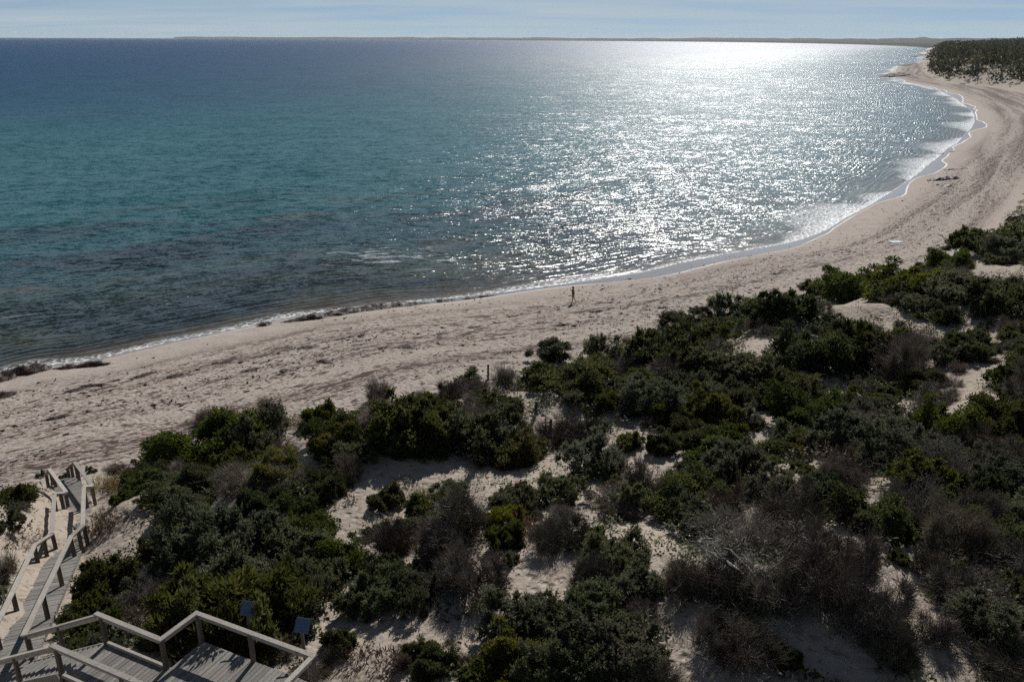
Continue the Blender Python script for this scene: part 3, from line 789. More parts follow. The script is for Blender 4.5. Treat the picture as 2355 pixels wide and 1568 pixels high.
def plant(kind, x, y, r, h, label, group=None, rz=None):
    fol, stem, pr, ph = PROTO[kind][rng.integers(len(PROTO[kind]))]
    z = height(x, y)[0]
    nm, cat = KIND[kind]
    e = empty(nm, (x, y, z - 0.04), rng.random() * 6.283 if rz is None else rz)
    k = rng.uniform(0.84, 1.18)
    e.scale = (1.18 * r / pr * k, 1.18 * r / pr / k, 1.10 * h / ph)
    tag(e, label, cat, group)
    link('twigs' if kind in 'BbP' else ('blades' if kind == 'Y' else 'foliage'), fol, e)
    if stem is not None: link('trunk', stem, e)
    PLACED.append((x, y, r))
    return e

# ---------------------------------------------------------------- boardwalk to the beach
bw = empty('boardwalk', (walk_mid[1][0], walk_mid[1][1], walk_mid[1][2] - 1.0))
tag(bw, 'weathered zigzag timber boardwalk with plank treads and handrails descending to the beach', 'boardwalk')
BO = np.array(bw.location)
def part_bar(name, a, b, w, h, mat, parent, origin, up=(0, 0, 1), ext=0.0, bevel=0.006):
    return MB().bar(a, b, w, h, up, ext).build(name, mat, parent, origin, bevel)
def wonky(p, s=0.012): return np.asarray(p, float) + rng.normal(0, s, 3)
def rail_run(rail, parent, origin, posts):
    for k, (a, b) in enumerate(zip(rail[:-1], rail[1:])):
        part_bar('handrail', wonky(a), wonky(b), 0.19, 0.055, M_RAIL, parent, origin, ext=0.05 - 0.004 * (k % 2))
        part_bar('side_rail', a - np.array([0, 0, 0.095]), b - np.array([0, 0, 0.095]), 0.045, 0.13, M_RAIL, parent, origin, ext=-0.06)
    for seg, t, extra in posts:
        q = rail[seg] + (rail[seg + 1] - rail[seg]) * t
        zb = min(height(q[0], q[1])[0], q[2] - 0.5) - 0.15 - extra
        tilt = rng.normal(0, 0.02, 2)
        MB().bar((q[0] + tilt[0], q[1] + tilt[1], zb), (q[0], q[1], q[2] - 0.032), 0.13, 0.13, up=(0.3, 1, 0)).build('post', M_POST, parent, origin, 0.008)
rail_run(rail_r, bw, BO, [(0, 0.03, 0), (0, 0.33, 0), (0, 0.64, 0), (0, 0.97, 0.5), (1, 0.55, 0.3), (2, 0.04, 0.2), (2, 0.9, 0.2), (4, 0.06, 0.2), (4, 0.86, 0), (4, 0.97, 0), (5, 0.45, 0), (5, 0.9, 0)])
rail_run(rail_l, bw, BO, [(0, 0.7, 0), (1, 0.30, 0), (1, 0.97, 0), (2, 0.5, 0), (3, 0.04, 0), (3, 0.9, 0), (4, 0.5, 0), (5, 0.06, 0), (5, 0.85, 0), (5, 0.97, 0), (6, 0.9, 0)])
HW = 0.66
ends = [walk_mid[0], walk_mid[1], walk_mid[2], walk_mid[3], walk_mid[4], walk_mid[5], walk_mid[6]]
path = [ends[0], 0.5 * (ends[1] + ends[2]), 0.5 * (ends[3] + ends[4]), ends[5], ends[5] + (ends[5] - ends[4]) * 0.16 + np.array([0, 0, -0.12])]
for k, (a, b) in enumerate(zip(path[:-1], path[1:])):
    a = a - np.array([0, 0, 1.0]); b = b - np.array([0, 0, 1.0])
    d = b - a; L = np.linalg.norm(d); d = d / L; side = np.cross(d, (0, 0, 1)); side /= np.linalg.norm(side)
    n = int(L / 0.245)
    up = np.cross(side, d)
    for sgn in (-1, 1):
        part_bar('stringer', a + side * sgn * (HW - 0.02) - up * 0.10, b + side * sgn * (HW - 0.02) - up * 0.10, 0.05, 0.16, M_DECK, bw, BO, ext=-0.02)
    flat = np.array([d[0], d[1], 0]); flat /= np.linalg.norm(flat)
    for i in range(n):
        q = a + d * (L * (i + 0.5) / n) + side * rng.normal(0, 0.012) + up * rng.normal(0, 0.004)
        ax = (flat if k == 2 else d) * 0.112; az = (np.array([0, 0, 1.0]) if k == 2 else up) * 0.0175
        MB().box(q, ax, side * (HW + rng.uniform(-0.01, 0.015)), az).build('plank', M_DECK, bw, BO)

# ---------------------------------------------------------------- viewing platform and its stair
vp = empty('viewing_platform', tuple(plat['p0'] - np.array([0, 0, 1.0])))
tag(vp, 'grey timber lookout deck with handrails and stair above the dunes', 'viewing platform')
VO = np.array(vp.location)
p0, p1, p2, p3, p4 = [plat[k] for k in ('p0', 'p1', 'p2', 'p3', 'p4')]
CW = 1.42                                        # width of the corridor
p1 = p0 + Vv * CW + U * 0.0
p2 = p1 + U * 2.42
p3 = p2 + Vv * 1.25 + U * 0.05
p4 = p3 + U * 4.10
p5 = p4 - Vv * 1.9
p0e = p0 + U * 9.0
def plat_rail(a, b, z_up=0.0):
    part_bar('handrail', wonky(a, 0.004), wonky(b, 0.004), 0.155, 0.05, M_RAIL, vp, VO, ext=0.07)
    part_bar('side_rail', a - np.array([0, 0, 0.092]), b - np.array([0, 0, 0.092]), 0.048, 0.13, M_RAIL, vp, VO, ext=-0.02)
def plat_post(q, dz=0.0):
    zb = height(q[0], q[1])[0] - 0.2
    MB().bar((q[0], q[1], zb), (q[0], q[1], q[2] - 0.027), 0.115, 0.115, up=(U[0], U[1], 0)).build('post', M_POST, vp, VO, 0.008)
for a, b in ((p0 - U * 0.02, p0e), (p1 - U * 0.05, p2), (p2, p3), (p3, p4), (p4, p5)): plat_rail(a, b)
for q in (p0 + U * 0.1, p0 + U * 2.55, p0 + U * 5.0, p0 + U * 7.4, p1 + U * 0.12, p2 + U * 0.02, p3 + U * 0.02, p3 + U * 1.95, p4 - Vv * 0.02, p4 - Vv * 1.3): plat_post(q)
dz = np.array([0, 0, 1.0])
pw = 0.140
n = int(9.0 / pw)
for i in range(n):
    u0 = (i + 0.5) * pw
    if u0 > 7.2: break
    lo = -0.02; hi = CW + 0.02
    if 2.45 < u0 < 6.55: hi = CW + 1.27
    a = p0 - dz + U * u0
    MB().box(a + Vv * (lo + hi) / 2 + rng.normal(0, 0.002, 3), U * (pw / 2 - 0.006), Vv * ((hi - lo) / 2 + rng.uniform(-0.012, 0.012)), (0, 0, 0.0175)).build('plank', M_DECK, vp, VO)
for v in (0.03, CW * 0.5, CW - 0.03):
    part_bar('bearer', p0 - dz + Vv * v - np.array([0, 0, 0.115]), p0 - dz + Vv * v + U * 7.2 - np.array([0, 0, 0.115]), 0.07, 0.18, M_POST, vp, VO)
part_bar('bearer', p0 - dz + Vv * (CW + 1.2) + U * 2.5 - np.array([0, 0, 0.115]), p0 - dz + Vv * (CW + 1.2) + U * 6.5 - np.array([0, 0, 0.115]), 0.07, 0.18, M_POST, vp, VO)
for a, b in ((p0 + Vv * -0.01, p0 + U * 7.2), (p1 + U * 0.1, p2 - U * 0.06)):
    part_bar('kerb_board', a - dz + np.array([0, 0, 0.075]), b - dz + np.array([0, 0, 0.075]), 0.09, 0.10, M_RAIL, vp, VO)
# the stair goes down to the head of the boardwalk
foot_r = rail_r[0]; top_r = p1 - U * 0.06
foot_l = rail_l[0] ; top_l = p0 - U * 0.04
stair = [(top_r, foot_r), (top_l, foot_r + (top_l - top_r) * 1.02)]
for (a, b) in stair:
    b = np.array([b[0], b[1], rail_r[0][2]])
    part_bar('handrail', a - np.array([0, 0, 0.04]), b, 0.15, 0.05, M_RAIL, vp, VO, ext=0.03)
    part_bar('side_rail', a - np.array([0, 0, 0.135]), b - np.array([0, 0, 0.095]), 0.045, 0.13, M_RAIL, vp, VO, ext=-0.05)
    for t in (0.5, 0.96): 
        q = a + (b - a) * t; zb = min(height(q[0], q[1])[0], q[2] - 0.6) - 0.2
        MB().bar((q[0], q[1], zb), (q[0], q[1], q[2] - 0.03 - 0.04 * (1 - t)), 0.11, 0.11, up=(U[0], U[1], 0)).build('post', M_POST, vp, VO, 0.008)
sa = 0.5 * (stair[0][0] + stair[1][0]) - dz; sb = 0.5 * (stair[0][1] + stair[1][1]); sb = np.array([sb[0], sb[1], rail_r[0][2]]) - dz
nst = 15; dd_ = sb - sa; fl = np.array([dd_[0], dd_[1], 0]); run = np.linalg.norm(fl); fl /= run; sw = np.cross(fl, (0, 0, 1))
for i in range(1, nst):
    q = sa + fl * (run * (i - 0.5) / nst) + np.array([0, 0, dd_[2] * i / nst])
    MB().box(q, fl * (run / nst * 0.52), sw * (CW / 2 - 0.03), (0, 0, 0.019)).build('step', M_DECK, vp, VO)
for sgn in (-1, 1):
    part_bar('stringer', sa + sw * sgn * (CW / 2 - 0.0) - np.array([0, 0, 0.12]), sb + sw * sgn * (CW / 2 - 0.0) - np.array([0, 0, 0.12]), 0.05, 0.26, M_RAIL, vp, VO)
# short landing between the stair and the boardwalk
for i in range(7):
    q = sb + fl * (0.08 + 0.145 * i) - np.array([0, 0, 0.02])
    MB().box(q, fl * 0.066, sw * (CW / 2), (0, 0, 0.0175)).build('plank', M_DECK, vp, VO)

# ---------------------------------------------------------------- two interpretive signs, seen from behind
Ns = NT('sign_back_metal'); nz = Ns.noise(Ns.vmath('MULTIPLY', Ns.pos(), (4, 4, 40)), 1.0, 3).outputs['Fac']
mb_ = Ns.n('ShaderNodeBsdfPrincipled'); Ns.set(mb_.inputs['Base Color'], Ns.mix(nz, (0.085, 0.13, 0.21), (0.13, 0.185, 0.28))); mb_.inputs['Metallic'].default_value = 0.35
mb_.inputs['Roughness'].default_value = 0.38
M_SIGN = Ns.done(mb_.outputs[0])
M_EDGE = plain('sign_edge', (0.30, 0.32, 0.33), (0.42, 0.43, 0.44), 8, 0.5, 0.5, 0.1)
M_FACE = plain('sign_face', (0.35, 0.37, 0.33), (0.50, 0.50, 0.45), 3, 0.4, 0.5, 0.0)
def sign(px, py, z, label, scl=1.0):
    c = on_level(px, py, z); g_ = height(c[0], c[1])[0]
    e = empty('information_sign', (c[0], c[1], g_)); tag(e, label, 'sign', 'signs beside the lookout deck')
    o = np.array([c[0], c[1], g_])
    nrm = np.array([0.10, -0.62, 0.66]); nrm /= np.linalg.norm(nrm)          # the slanted back faces up and inland
    ax = np.cross((0, 0, 1), nrm); ax /= np.linalg.norm(ax); ay = np.cross(nrm, ax)
    rot = math.radians(-14); ax, ay = ax * math.cos(rot) + ay * math.sin(rot), ay * math.cos(rot) - ax * math.sin(rot)
    w_, h_ = 0.205 * scl, 0.200 * scl
    MB().box(c, ax * w_, ay * h_, nrm * 0.006).build('panel', M_SIGN, e, o)
    MB().box(c - nrm * 0.010, ax * w_, ay * h_, nrm * 0.003).build('face', M_FACE, e, o)
    MB().box(c + ay * (h_ + 0.009), ax * w_, ay * 0.008, nrm * 0.011).build('top_edge', M_EDGE, e, o)
    MB().bar((c[0], c[1], g_ - 0.4), c - nrm * 0.012 - ay * 0.10, 0.085, 0.085, up=(0, 1, 0)).build('post', M_POST, e, o, 0.006)
sign(571, 1399, 10.5, 'blue-grey sign panel seen from behind, half sunk in the leafy olive shrub')
sign(695, 1438, 10.45, 'blue-grey sign panel on its timber post beside the deck corner')

# ---------------------------------------------------------------- fence posts on the sandy track
for px, pt, pb, lb in ((1264, 962, 1003, 'thick weathered post standing at the edge of the sandy track'),
                       (1231, 922, 950, 'short leaning post on the far side of the sandy track'),
                       (1122, 838, 872, 'thin upright post at the beach edge of the dune')):
    q = hit(px, pb); Z = project(q)[2]; hh_ = (pb - pt) * Z / FPX / 0.93
    e = MB().prism((0, 0, -0.3), (rng.normal(0, 0.03), rng.normal(0, 0.03), hh_), 0.085, 0.075, 9).build('fence_post', M_POST, None)
    e.location = q; tag(e, lb, 'post', 'posts along the dune track')

# ---------------------------------------------------------------- the walker on the beach
def skin_mesh(name, joints, bones, rad, sub=2):
    me = bpy.data.meshes.new(name + '_rig'); me.from_pydata(joints, bones, []); me.update()
    o = bpy.data.objects.new(name, me); COL.objects.link(o)
    m = o.modifiers.new('skin', 'SKIN'); m.use_smooth_shade = True
    rad = [tuple(1.14 * q for q in r) if isinstance(r, tuple) else 1.14 * r for r in rad]
    for i, r in enumerate(rad): me.skin_vertices[0].data[i].radius = (r if isinstance(r, tuple) else (r, r))
    me.skin_vertices[0].data[0].use_root = True
    ss = o.modifiers.new('sub', 'SUBSURF'); ss.levels = sub; ss.render_levels = sub
    dg = bpy.context.evaluated_depsgraph_get(); ev = o.evaluated_get(dg)
    new = bpy.data.meshes.new_from_object(ev)
    bpy.data.objects.remove(o); new.name = name
    return new
M_SKIN = plain('skin', (0.30, 0.17, 0.115), (0.36, 0.21, 0.145), 9, 0.55, 0.3, 0.05)
M_CLOTH = plain('black_swimwear', (0.014, 0.014, 0.017), (0.024, 0.024, 0.028), 12, 0.7, 0.3, 0.1)
M_HAIR = plain('dark_hair', (0.018, 0.012, 0.010), (0.035, 0.024, 0.018), 30, 0.5, 0.4, 0.3)
# walks towards -x; y is depth. joints of a 1.64 m figure in mid stride, right forearm raised to the face
J = [(0, 0, 0.86), (0.0, 0, 1.02), (-0.015, 0, 1.20), (-0.02, 0, 1.34), (-0.03, 0, 1.42), (-0.05, 0, 1.53), (-0.05, 0, 1.60),
     (0.01, 0.09, 0.82), (-0.05, 0.09, 0.47), (0.0, 0.085, 0.09), (-0.055, 0.09, 0.045), (-0.14, 0.09, 0.03),        # front leg (7-11)
     (0.02, -0.09, 0.82), (0.07, -0.09, 0.47), (0.26, -0.085, 0.20), (0.30, -0.085, 0.15), (0.27, -0.085, 0.04),     # trailing leg, heel up (12-16)
     (-0.02, 0.17, 1.355), (-0.09, 0.21, 1.13), (-0.24, 0.15, 1.30), (-0.27, 0.12, 1.37),                          # raised arm (17-20)
     (-0.01, -0.17, 1.355), (0.05, -0.21, 1.10), (0.02, -0.21, 0.87), (0.005, -0.205, 0.79)]                       # hanging arm (21-24)
Bn = [(0, 1), (1, 2), (2, 3), (3, 4), (4, 5), (5, 6), (0, 7), (7, 8), (8, 9), (9, 10), (10, 11), (0, 12), (12, 13), (13, 14), (14, 15), (15, 16),
      (3, 17), (17, 18), (18, 19), (19, 20), (3, 21), (21, 22), (22, 23), (23, 24)]
Rd = [(0.115, 0.14), (0.10, 0.125), (0.105, 0.14), (0.085, 0.13), 0.052, 0.085, 0.078,
      0.082, 0.054, 0.034, 0.036, 0.024, 0.082, 0.054, 0.034, 0.036, 0.024, 0.048, 0.037, 0.026, 0.022, 0.048, 0.037, 0.026, 0.022]
q = hit(1317, 696); pz = height(q[0], q[1])[0]
man = link('person', skin_mesh('person', J, Bn, Rd), None, M_SKIN)
man.location = (q[0], q[1], pz - 0.005); man.rotation_euler = (0, 0, math.radians(12)); man.scale = (1.02,) * 3
tag(man, 'person in black swimwear with a dark hair bun walking along the sand', 'person')
Bk = {'hand': None}
Jt = [(0, 0, 0.84), (0.0, 0, 1.02), (-0.015, 0, 1.20), (-0.02, 0, 1.335), (-0.02, 0.13, 1.36), (-0.015, -0.13, 1.36), (0.0, 0.09, 0.77), (0.035, -0.09, 0.77)]
link('swimsuit', skin_mesh('swimsuit', Jt, [(0, 1), (1, 2), (2, 3), (3, 4), (3, 5), (0, 6), (0, 7)], [(0.125, 0.15), (0.112, 0.138), (0.117, 0.152), (0.098, 0.14), 0.062, 0.062, 0.098, 0.098]), man, M_CLOTH)
Jh = [(-0.03, 0, 1.56), (-0.035, 0, 1.615), (0.02, 0, 1.55), (0.055, 0, 1.60), (0.06, 0, 1.66)]
link('hair', skin_mesh('hair', Jh, [(0, 1), (0, 2), (2, 3), (3, 4)], [0.085, 0.088, 0.08, 0.06, 0.055]), man, M_HAIR)
def finger_hand(base, direction, side, name):
    base, d, s_ = np.array(base), np.array(direction, float), np.array(side, float); d /= np.linalg.norm(d); s_ /= np.linalg.norm(s_)
    js = [base, base + d * 0.05]; bs = [(0, 1)]; rs = [(0.018, 0.03), (0.016, 0.034)]
    for k, (o_, L_) in enumerate(((-0.028, 0.075), (-0.009, 0.085), (0.010, 0.08), (0.028, 0.062))):
        i = len(js); js += [base + d * 0.085 + s_ * o_, base + d * (0.085 + L_) + s_ * o_ * 1.15 + np.array([-0.015, 0, 0])]; bs += [(1, i), (i, i + 1)]; rs += [0.009, 0.0075]
    i = len(js); js += [base + d * 0.035 + s_ * 0.05, base + d * 0.075 + s_ * 0.068]; bs += [(0, i), (i, i + 1)]; rs += [0.010, 0.008]
    link(name, skin_mesh(name, [tuple(v) for v in js], bs, rs, 1), man, M_SKIN)
finger_hand((-0.272, 0.12, 1.372), (-0.1, -0.1, 1), (0.6, 0.8, 0), 'hand')
finger_hand((0.003, -0.205, 0.78), (-0.1, 0, -1), (1, 0.2, 0), 'hand')
nose = MB().prism((-0.135, 0, 1.55), (-0.155, 0, 1.535), 0.012, 0.014, 6).build('nose', M_SKIN, man)
for sg in (-1, 1):
    MB().prism((-0.125, 0.03 * sg, 1.565), (-0.136, 0.032 * sg, 1.565), 0.011, 0.006, 8).build('eye', M_HAIR, man)
    MB().prism((-0.045, 0.078 * sg, 1.545), (-0.03, 0.098 * sg, 1.55), 0.022, 0.012, 8).build('ear', M_SKIN, man)

# ---------------------------------------------------------------- things on the beach
M_TOWEL = plain('pale_towel', (0.62, 0.66, 0.70), (0.75, 0.77, 0.78), 4, 0.9, 0.1, 0.4)
q = hit(2059, 557)
xs = np.linspace(-1, 1, 13); X, Y = np.meshgrid(xs, xs)
Vt = np.stack([X.ravel() * 0.85, Y.ravel() * 0.5, 0.05 + 0.05 * fbm(X.ravel() * 2, Y.ravel() * 2, 77, 2)], -1)
i_ = np.arange(169).reshape(13, 13); Ft = np.stack([i_[:-1, :-1], i_[:-1, 1:], i_[1:, 1:], i_[1:, :-1]], -1).reshape(-1, 4)
tw = link('beach_towel', arrmesh('beach_towel', Vt, Ft, smooth=True), None, M_TOWEL)
so = tw.modifiers.new('thickness', 'SOLIDIFY'); so.thickness = 0.02
tw.location = (q[0], q[1], q[2] + 0.02); tw.rotation_euler = (0, 0, 0.3)
tag(tw, 'pale crumpled towel lying flat on the upper beach', 'towel')

def strands(path, width, hfun, n, seed, L=0.35, r=0.010):
    R = np.random.default_rng(seed); segs = []
    cum = np.r_[0, np.cumsum(np.linalg.norm(np.diff(path[:, :2], axis=0), axis=1))]
    for k in range(n):
        t = R.random() * cum[-1]; x = np.interp(t, cum, path[:, 0]); y = np.interp(t, cum, path[:, 1])
        i = min(np.searchsorted(cum, t), len(path) - 1); i = max(i, 1); d = unit(path[i] - path[i - 1]); nn = np.array([-d[1], d[0]])
        o = R.normal(0, 0.42) * width * 0.5; p = np.array([x + nn[0] * o, y + nn[1] * o])
        a = R.random() * 6.283; ll = L * (0.4 + R.random())
        z = hfun(p, o / (width * 0.5))
        e = np.array([p[0] + math.cos(a) * ll, p[1] + math.sin(a) * ll]); z2 = hfun(e, 1.2 if R.random() < 0.3 else 0.6) if False else z + R.normal(0, 0.05)
        segs.append((np.array([p[0], p[1], z]), np.array([e[0], e[1], z2]), r * (0.6 + R.random()), r * 0.5))
    return segs
def heap(name, pts, width, hgt, label, cat, group, mat, seed, res=0.16, n_str=900):
    """a low irregular bank along a path, with loose strands on top"""
    path = catmull(np.array(pts), 6) if len(pts) > 2 else np.linspace(pts[0], pts[1], 12)
    ctr = path.mean(0); gz = height(ctr[0], ctr[1])[0]
    cum = np.r_[0, np.cumsum(np.linalg.norm(np.diff(path, axis=0), axis=1))]; n = max(8, int(cum[-1] / res)); t = np.linspace(0, cum[-1], n)
    cx_, cy_ = np.interp(t, cum, path[:, 0]), np.interp(t, cum, path[:, 1])
    d = unit(np.gradient(np.stack([cx_, cy_], -1), axis=0)); nn = np.stack([-d[:, 1], d[:, 0]], -1)
    m = max(9, int(width / res)); v = np.linspace(-1, 1, m)
    endf = np.sqrt(np.clip(np.minimum(t, cum[-1] - t) / (0.16 * cum[-1] + 0.3), 0, 1))
    wv_ = width * 0.5 * endf * (1 + 0.5 * vnoise(t * 0.9, t * 0, seed))
    X = cx_[:, None] + nn[:, :1] * wv_[:, None] * v; Y = cy_[:, None] + nn[:, 1:] * wv_[:, None] * v
    x, y = X.ravel(), Y.ravel(); pr = np.repeat(np.clip(1 - v[None] ** 2, 0, 1) ** 0.6, n, 0).reshape(n, m) * endf[:, None]
    lump = 0.75 + 0.9 * fbm(x * 1.3, y * 1.3, seed + 1, 3).reshape(n, m) + 0.5 * vnoise(x * 6, y * 6, seed + 2).reshape(n, m)
    z = height(x, y).reshape(n, m) - 0.03 + hgt * pr * np.clip(lump, 0.1, 2)
    i_ = np.arange(n * m).reshape(n, m); Fh = np.stack([i_[:-1, :-1], i_[1:, :-1], i_[1:, 1:], i_[:-1, 1:]], -1).reshape(-1, 4)
    o = link(name, arrmesh(name, np.stack([x - ctr[0], y - ctr[1], z.ravel() - gz], -1), Fh, smooth=True), None, mat)
    o.location = (ctr[0], ctr[1], gz); tag(o, label, cat, group)
    if n_str:
        R = np.random.default_rng(seed); pick = R.integers(0, n * m, n_str); zf = z.ravel(); segs = []
        for k in pick:
            a = R.random() * 6.283; ll = 0.16 + 0.25 * R.random(); b0 = np.array([x[k] - ctr[0], y[k] - ctr[1], zf[k] - gz])
            segs.append((b0, b0 + np.array([math.cos(a) * ll, math.sin(a) * ll, R.normal(0.02, 0.05)]), 0.016, 0.006))
        st = link('strands', twig_mesh('weed_strands', segs), o, M_WEED)
        st['kind'] = 'stuff'
    return o
px2 = lambda L: [on_level(x, y, 0.3)[:2] for x, y in L]
heap('seaweed_bank', px2([(-60, 882), (0, 866), (50, 854), (120, 846)]), 2.3, 0.55, 'thick dark seaweed bank at the water, touching the left edge of the picture', 'seaweed', 'seaweed banks along the waterline', M_WEED, 11)
heap('seaweed_bank', px2([(118, 847), (180, 843), (255, 841)]), 1.2, 0.32, 'low seaweed ridge running on from the thick bank at the left water edge', 'seaweed', 'seaweed banks along the waterline', M_WEED, 12, n_str=400)
heap('seaweed_bank', px2([(650, 741), (700, 735), (760, 724), (830, 712), (900, 703), (985, 697)]), 2.0, 0.40, 'longest dark seaweed bank at the waterline, left of the walker', 'seaweed', 'seaweed banks along the waterline', M_WEED, 13, n_str=1600)
heap('seaweed_clump', px2([(594, 747), (608, 744), (622, 742)]), 1.3, 0.42, 'round brown seaweed clump awash just before the longest bank', 'seaweed', 'seaweed banks along the waterline', M_WEED, 14, n_str=300)
heap('seaweed_clump', px2([(1002, 691), (1040, 687)]), 0.9, 0.25, 'small seaweed heap in the foam at the end of the longest bank', 'seaweed', 'seaweed banks along the waterline', M_WEED, 15, n_str=200)
heap('seaweed_clump', px2([(1062, 687), (1100, 681), (1140, 678)]), 0.7, 0.2, 'thin seaweed ridge at the swash edge nearest the walker', 'seaweed', 'seaweed banks along the waterline', M_WEED, 16, n_str=200)
heap('seaweed_bank', px2([(-40, 925), (0, 920), (35, 924)]), 1.6, 0.22, 'flat dark seaweed patch on the dry sand at the left picture edge', 'seaweed', 'seaweed heaps on the upper beach', M_WEED, 17, n_str=400)
heap('seaweed_bank', px2([(2132, 419), (2165, 418), (2200, 416)]), 2.6, 0.55, 'long dark seaweed heap across the far beach, thickest of three', 'seaweed', 'seaweed heaps on the upper beach', M_WEED, 18, n_str=300)
heap('seaweed_bank', px2([(2140, 431), (2165, 434), (2188, 437)]), 1.6, 0.3, 'thin dark seaweed heap just below the thickest far one', 'seaweed', 'seaweed heaps on the upper beach', M_WEED, 19, n_str=150)
heap('seaweed_bank', px2([(2168, 395), (2195, 394), (2222, 394)]), 1.2, 0.22, 'faint seaweed line just above the thickest far heap', 'seaweed', 'seaweed heaps on the upper beach', M_WEED, 20, n_str=100)
heap('seaweed_bank', px2([(2150, 352), (2172, 350), (2195, 348)]), 1.6, 0.25, 'dark seaweed strip at the waterline on the far curve of the beach', 'seaweed', 'seaweed banks along the waterline', M_WEED, 21, n_str=100)
ORD = ['first', 'second', 'third', 'fourth', 'fifth', 'sixth', 'seventh', 'eighth', 'ninth', 'tenth', 'eleventh', 'twelfth', 'thirteenth', 'fourteenth', 'fifteenth', 'sixteenth', 'seventeenth', 'eighteenth', 'nineteenth', 'twentieth']
ORD += ['twenty-' + o for o in ORD[:9]] + ['thirtieth'] + ['thirty-' + o for o in ORD[:9]] + ['fortieth'] + ['forty-' + o for o in ORD[:9]] + ['fiftieth'] + ['fifty-' + o for o in ORD[:9]] + ['sixtieth'] + ['sixty-' + o for o in ORD[:9]] + ['seventieth'] + ['seventy-' + o for o in ORD[:9]]
CL = [(128, 956), (170, 884), (214, 872), (262, 862), (330, 850), (405, 856), (512, 822), (575, 845), (655, 852), (706, 792), (745, 832), (782, 772), (832, 764), (880, 800), (936, 797), (1016, 768), (1086, 748), (1108, 752), (1175, 720), (1240, 738), (1290, 746), (1372, 712), (1436, 702), (1520, 705), (1574, 692), (1604, 657), (1692, 642), (1780, 625), (1870, 600), (1950, 570)]
for i, (x, y) in enumerate(CL):
    c = on_level(x, y, 1.4)[:2]; a_ = 0.55 + rng.normal(0, 0.35); L_ = rng.uniform(0.5, 1.2)
    dv = np.array([math.cos(a_), math.sin(a_)]) * L_
    heap('seaweed_clump', [c - dv, c + np.array([0.0, rng.normal(0, 0.15)]), c + dv], rng.uniform(0.5, 1.0), rng.uniform(0.10, 0.2), ORD[i] + ' from the left of the dark seaweed clumps strewn over the open beach', 'seaweed', 'seaweed clumps on the open beach', M_WEED, 300 + i, res=0.14, n_str=70)
heap('reef_rock', px2([(2042, 178), (2058, 176), (2082, 176)]), 22, 2.0, 'dark flat reef rock at the tip of the far sand point', 'rock', 'reef rocks around the far point', M_ROCK, 22, res=1.2, n_str=0)
heap('reef_rock', px2([(2070, 153), (2090, 150), (2112, 147)]), 10, 1.2, 'thin dark rock ledge behind the tip of the far sand point', 'rock', 'reef rocks around the far point', M_ROCK, 23, res=1.2, n_str=0)
heap('reef_rock', px2([(2100, 132), (2120, 132), (2140, 129)]), 40, 2.5, 'nearer of two dark rock spits below the headland', 'rock', 'reef rocks around the far point', M_ROCK, 24, res=3, n_str=0)
heap('reef_rock', px2([(2110, 120), (2130, 120), (2150, 117)]), 50, 2.5, 'farther of two dark rock spits below the headland', 'rock', 'reef rocks around the far point', M_ROCK, 25, res=4, n_str=0)

# loose seaweed over the whole upper beach: too many to count, but real clumps
def scatter_weed():
    R = np.random.default_rng(5); n = 70000
    P2 = np.stack([R.uniform(-60, 120, n), R.uniform(30, 190, n)], -1)
    s, arc, dn = base_fields(P2[:, 0], P2[:, 1])
    zone = fbm(arc * 0.05, s * 0.30, 61, 3)
    fine = fbm(arc * 0.35, s * 1.2, 67, 3)
    keep = (s > 1.5) & (dn < -1.0) & (R.random(n) < np.clip(0.10 + 1.6 * zone + 1.5 * fine, 0.0, 1)) & (R.random(n) < np.clip((s - 1.0) / 7, 0.03, 1))
    P2, s, arc = P2[keep], s[keep], arc[keep]
    h = height(P2[:, 0], P2[:, 1]); Vs = []; Fs = []; o = 0
    # direction of the shore at each clump
    s2, _, _ = base_fields(P2[:, 0] + 0.5, P2[:, 1]); s3, _, _ = base_fields(P2[:, 0], P2[:, 1] + 0.5)
    gx, gy = s2 - s, s3 - s
    for k in range(len(P2)):
        L = 0.09 + 0.30 * R.random() ** 3; W = L * (0.25 + 0.35 * R.random()); H = 0.03 + 0.06 * R.random()
        a = math.atan2(gx[k], -gy[k]) + R.normal(0, 0.6); ca, sa_ = math.cos(a), math.sin(a)
        ring = []
        for j in range(6):
            an = j * math.pi / 3; rr = 0.6 + 0.7 * R.random(); u_, v_ = math.cos(an) * L * rr, math.sin(an) * W * rr
            Vs.append((P2[k, 0] + u_ * ca - v_ * sa_, P2[k, 1] + u_ * sa_ + v_ * ca, h[k] - 0.01))
        for j in range(3):
            u_, v_ = R.normal(0, 0.35) * L, R.normal(0, 0.3) * W
            Vs.append((P2[k, 0] + u_ * ca - v_ * sa_, P2[k, 1] + u_ * sa_ + v_ * ca, h[k] + H * (0.5 + R.random())))
        Fs += [(o, o + 1, o + 6), (o + 1, o + 2, o + 7), (o + 2, o + 3, o + 7), (o + 3, o + 4, o + 8), (o + 4, o + 5, o + 8), (o + 5, o, o + 6), (o + 1, o + 7, o + 6), (o + 3, o + 8, o + 7), (o + 5, o + 6, o + 8), (o + 6, o + 7, o + 8)]
        o += 9
    return arrmesh('seaweed_litter', Vs, Fs)
tag(link('seaweed_litter', scatter_weed(), None, M_WEED), kind='stuff')

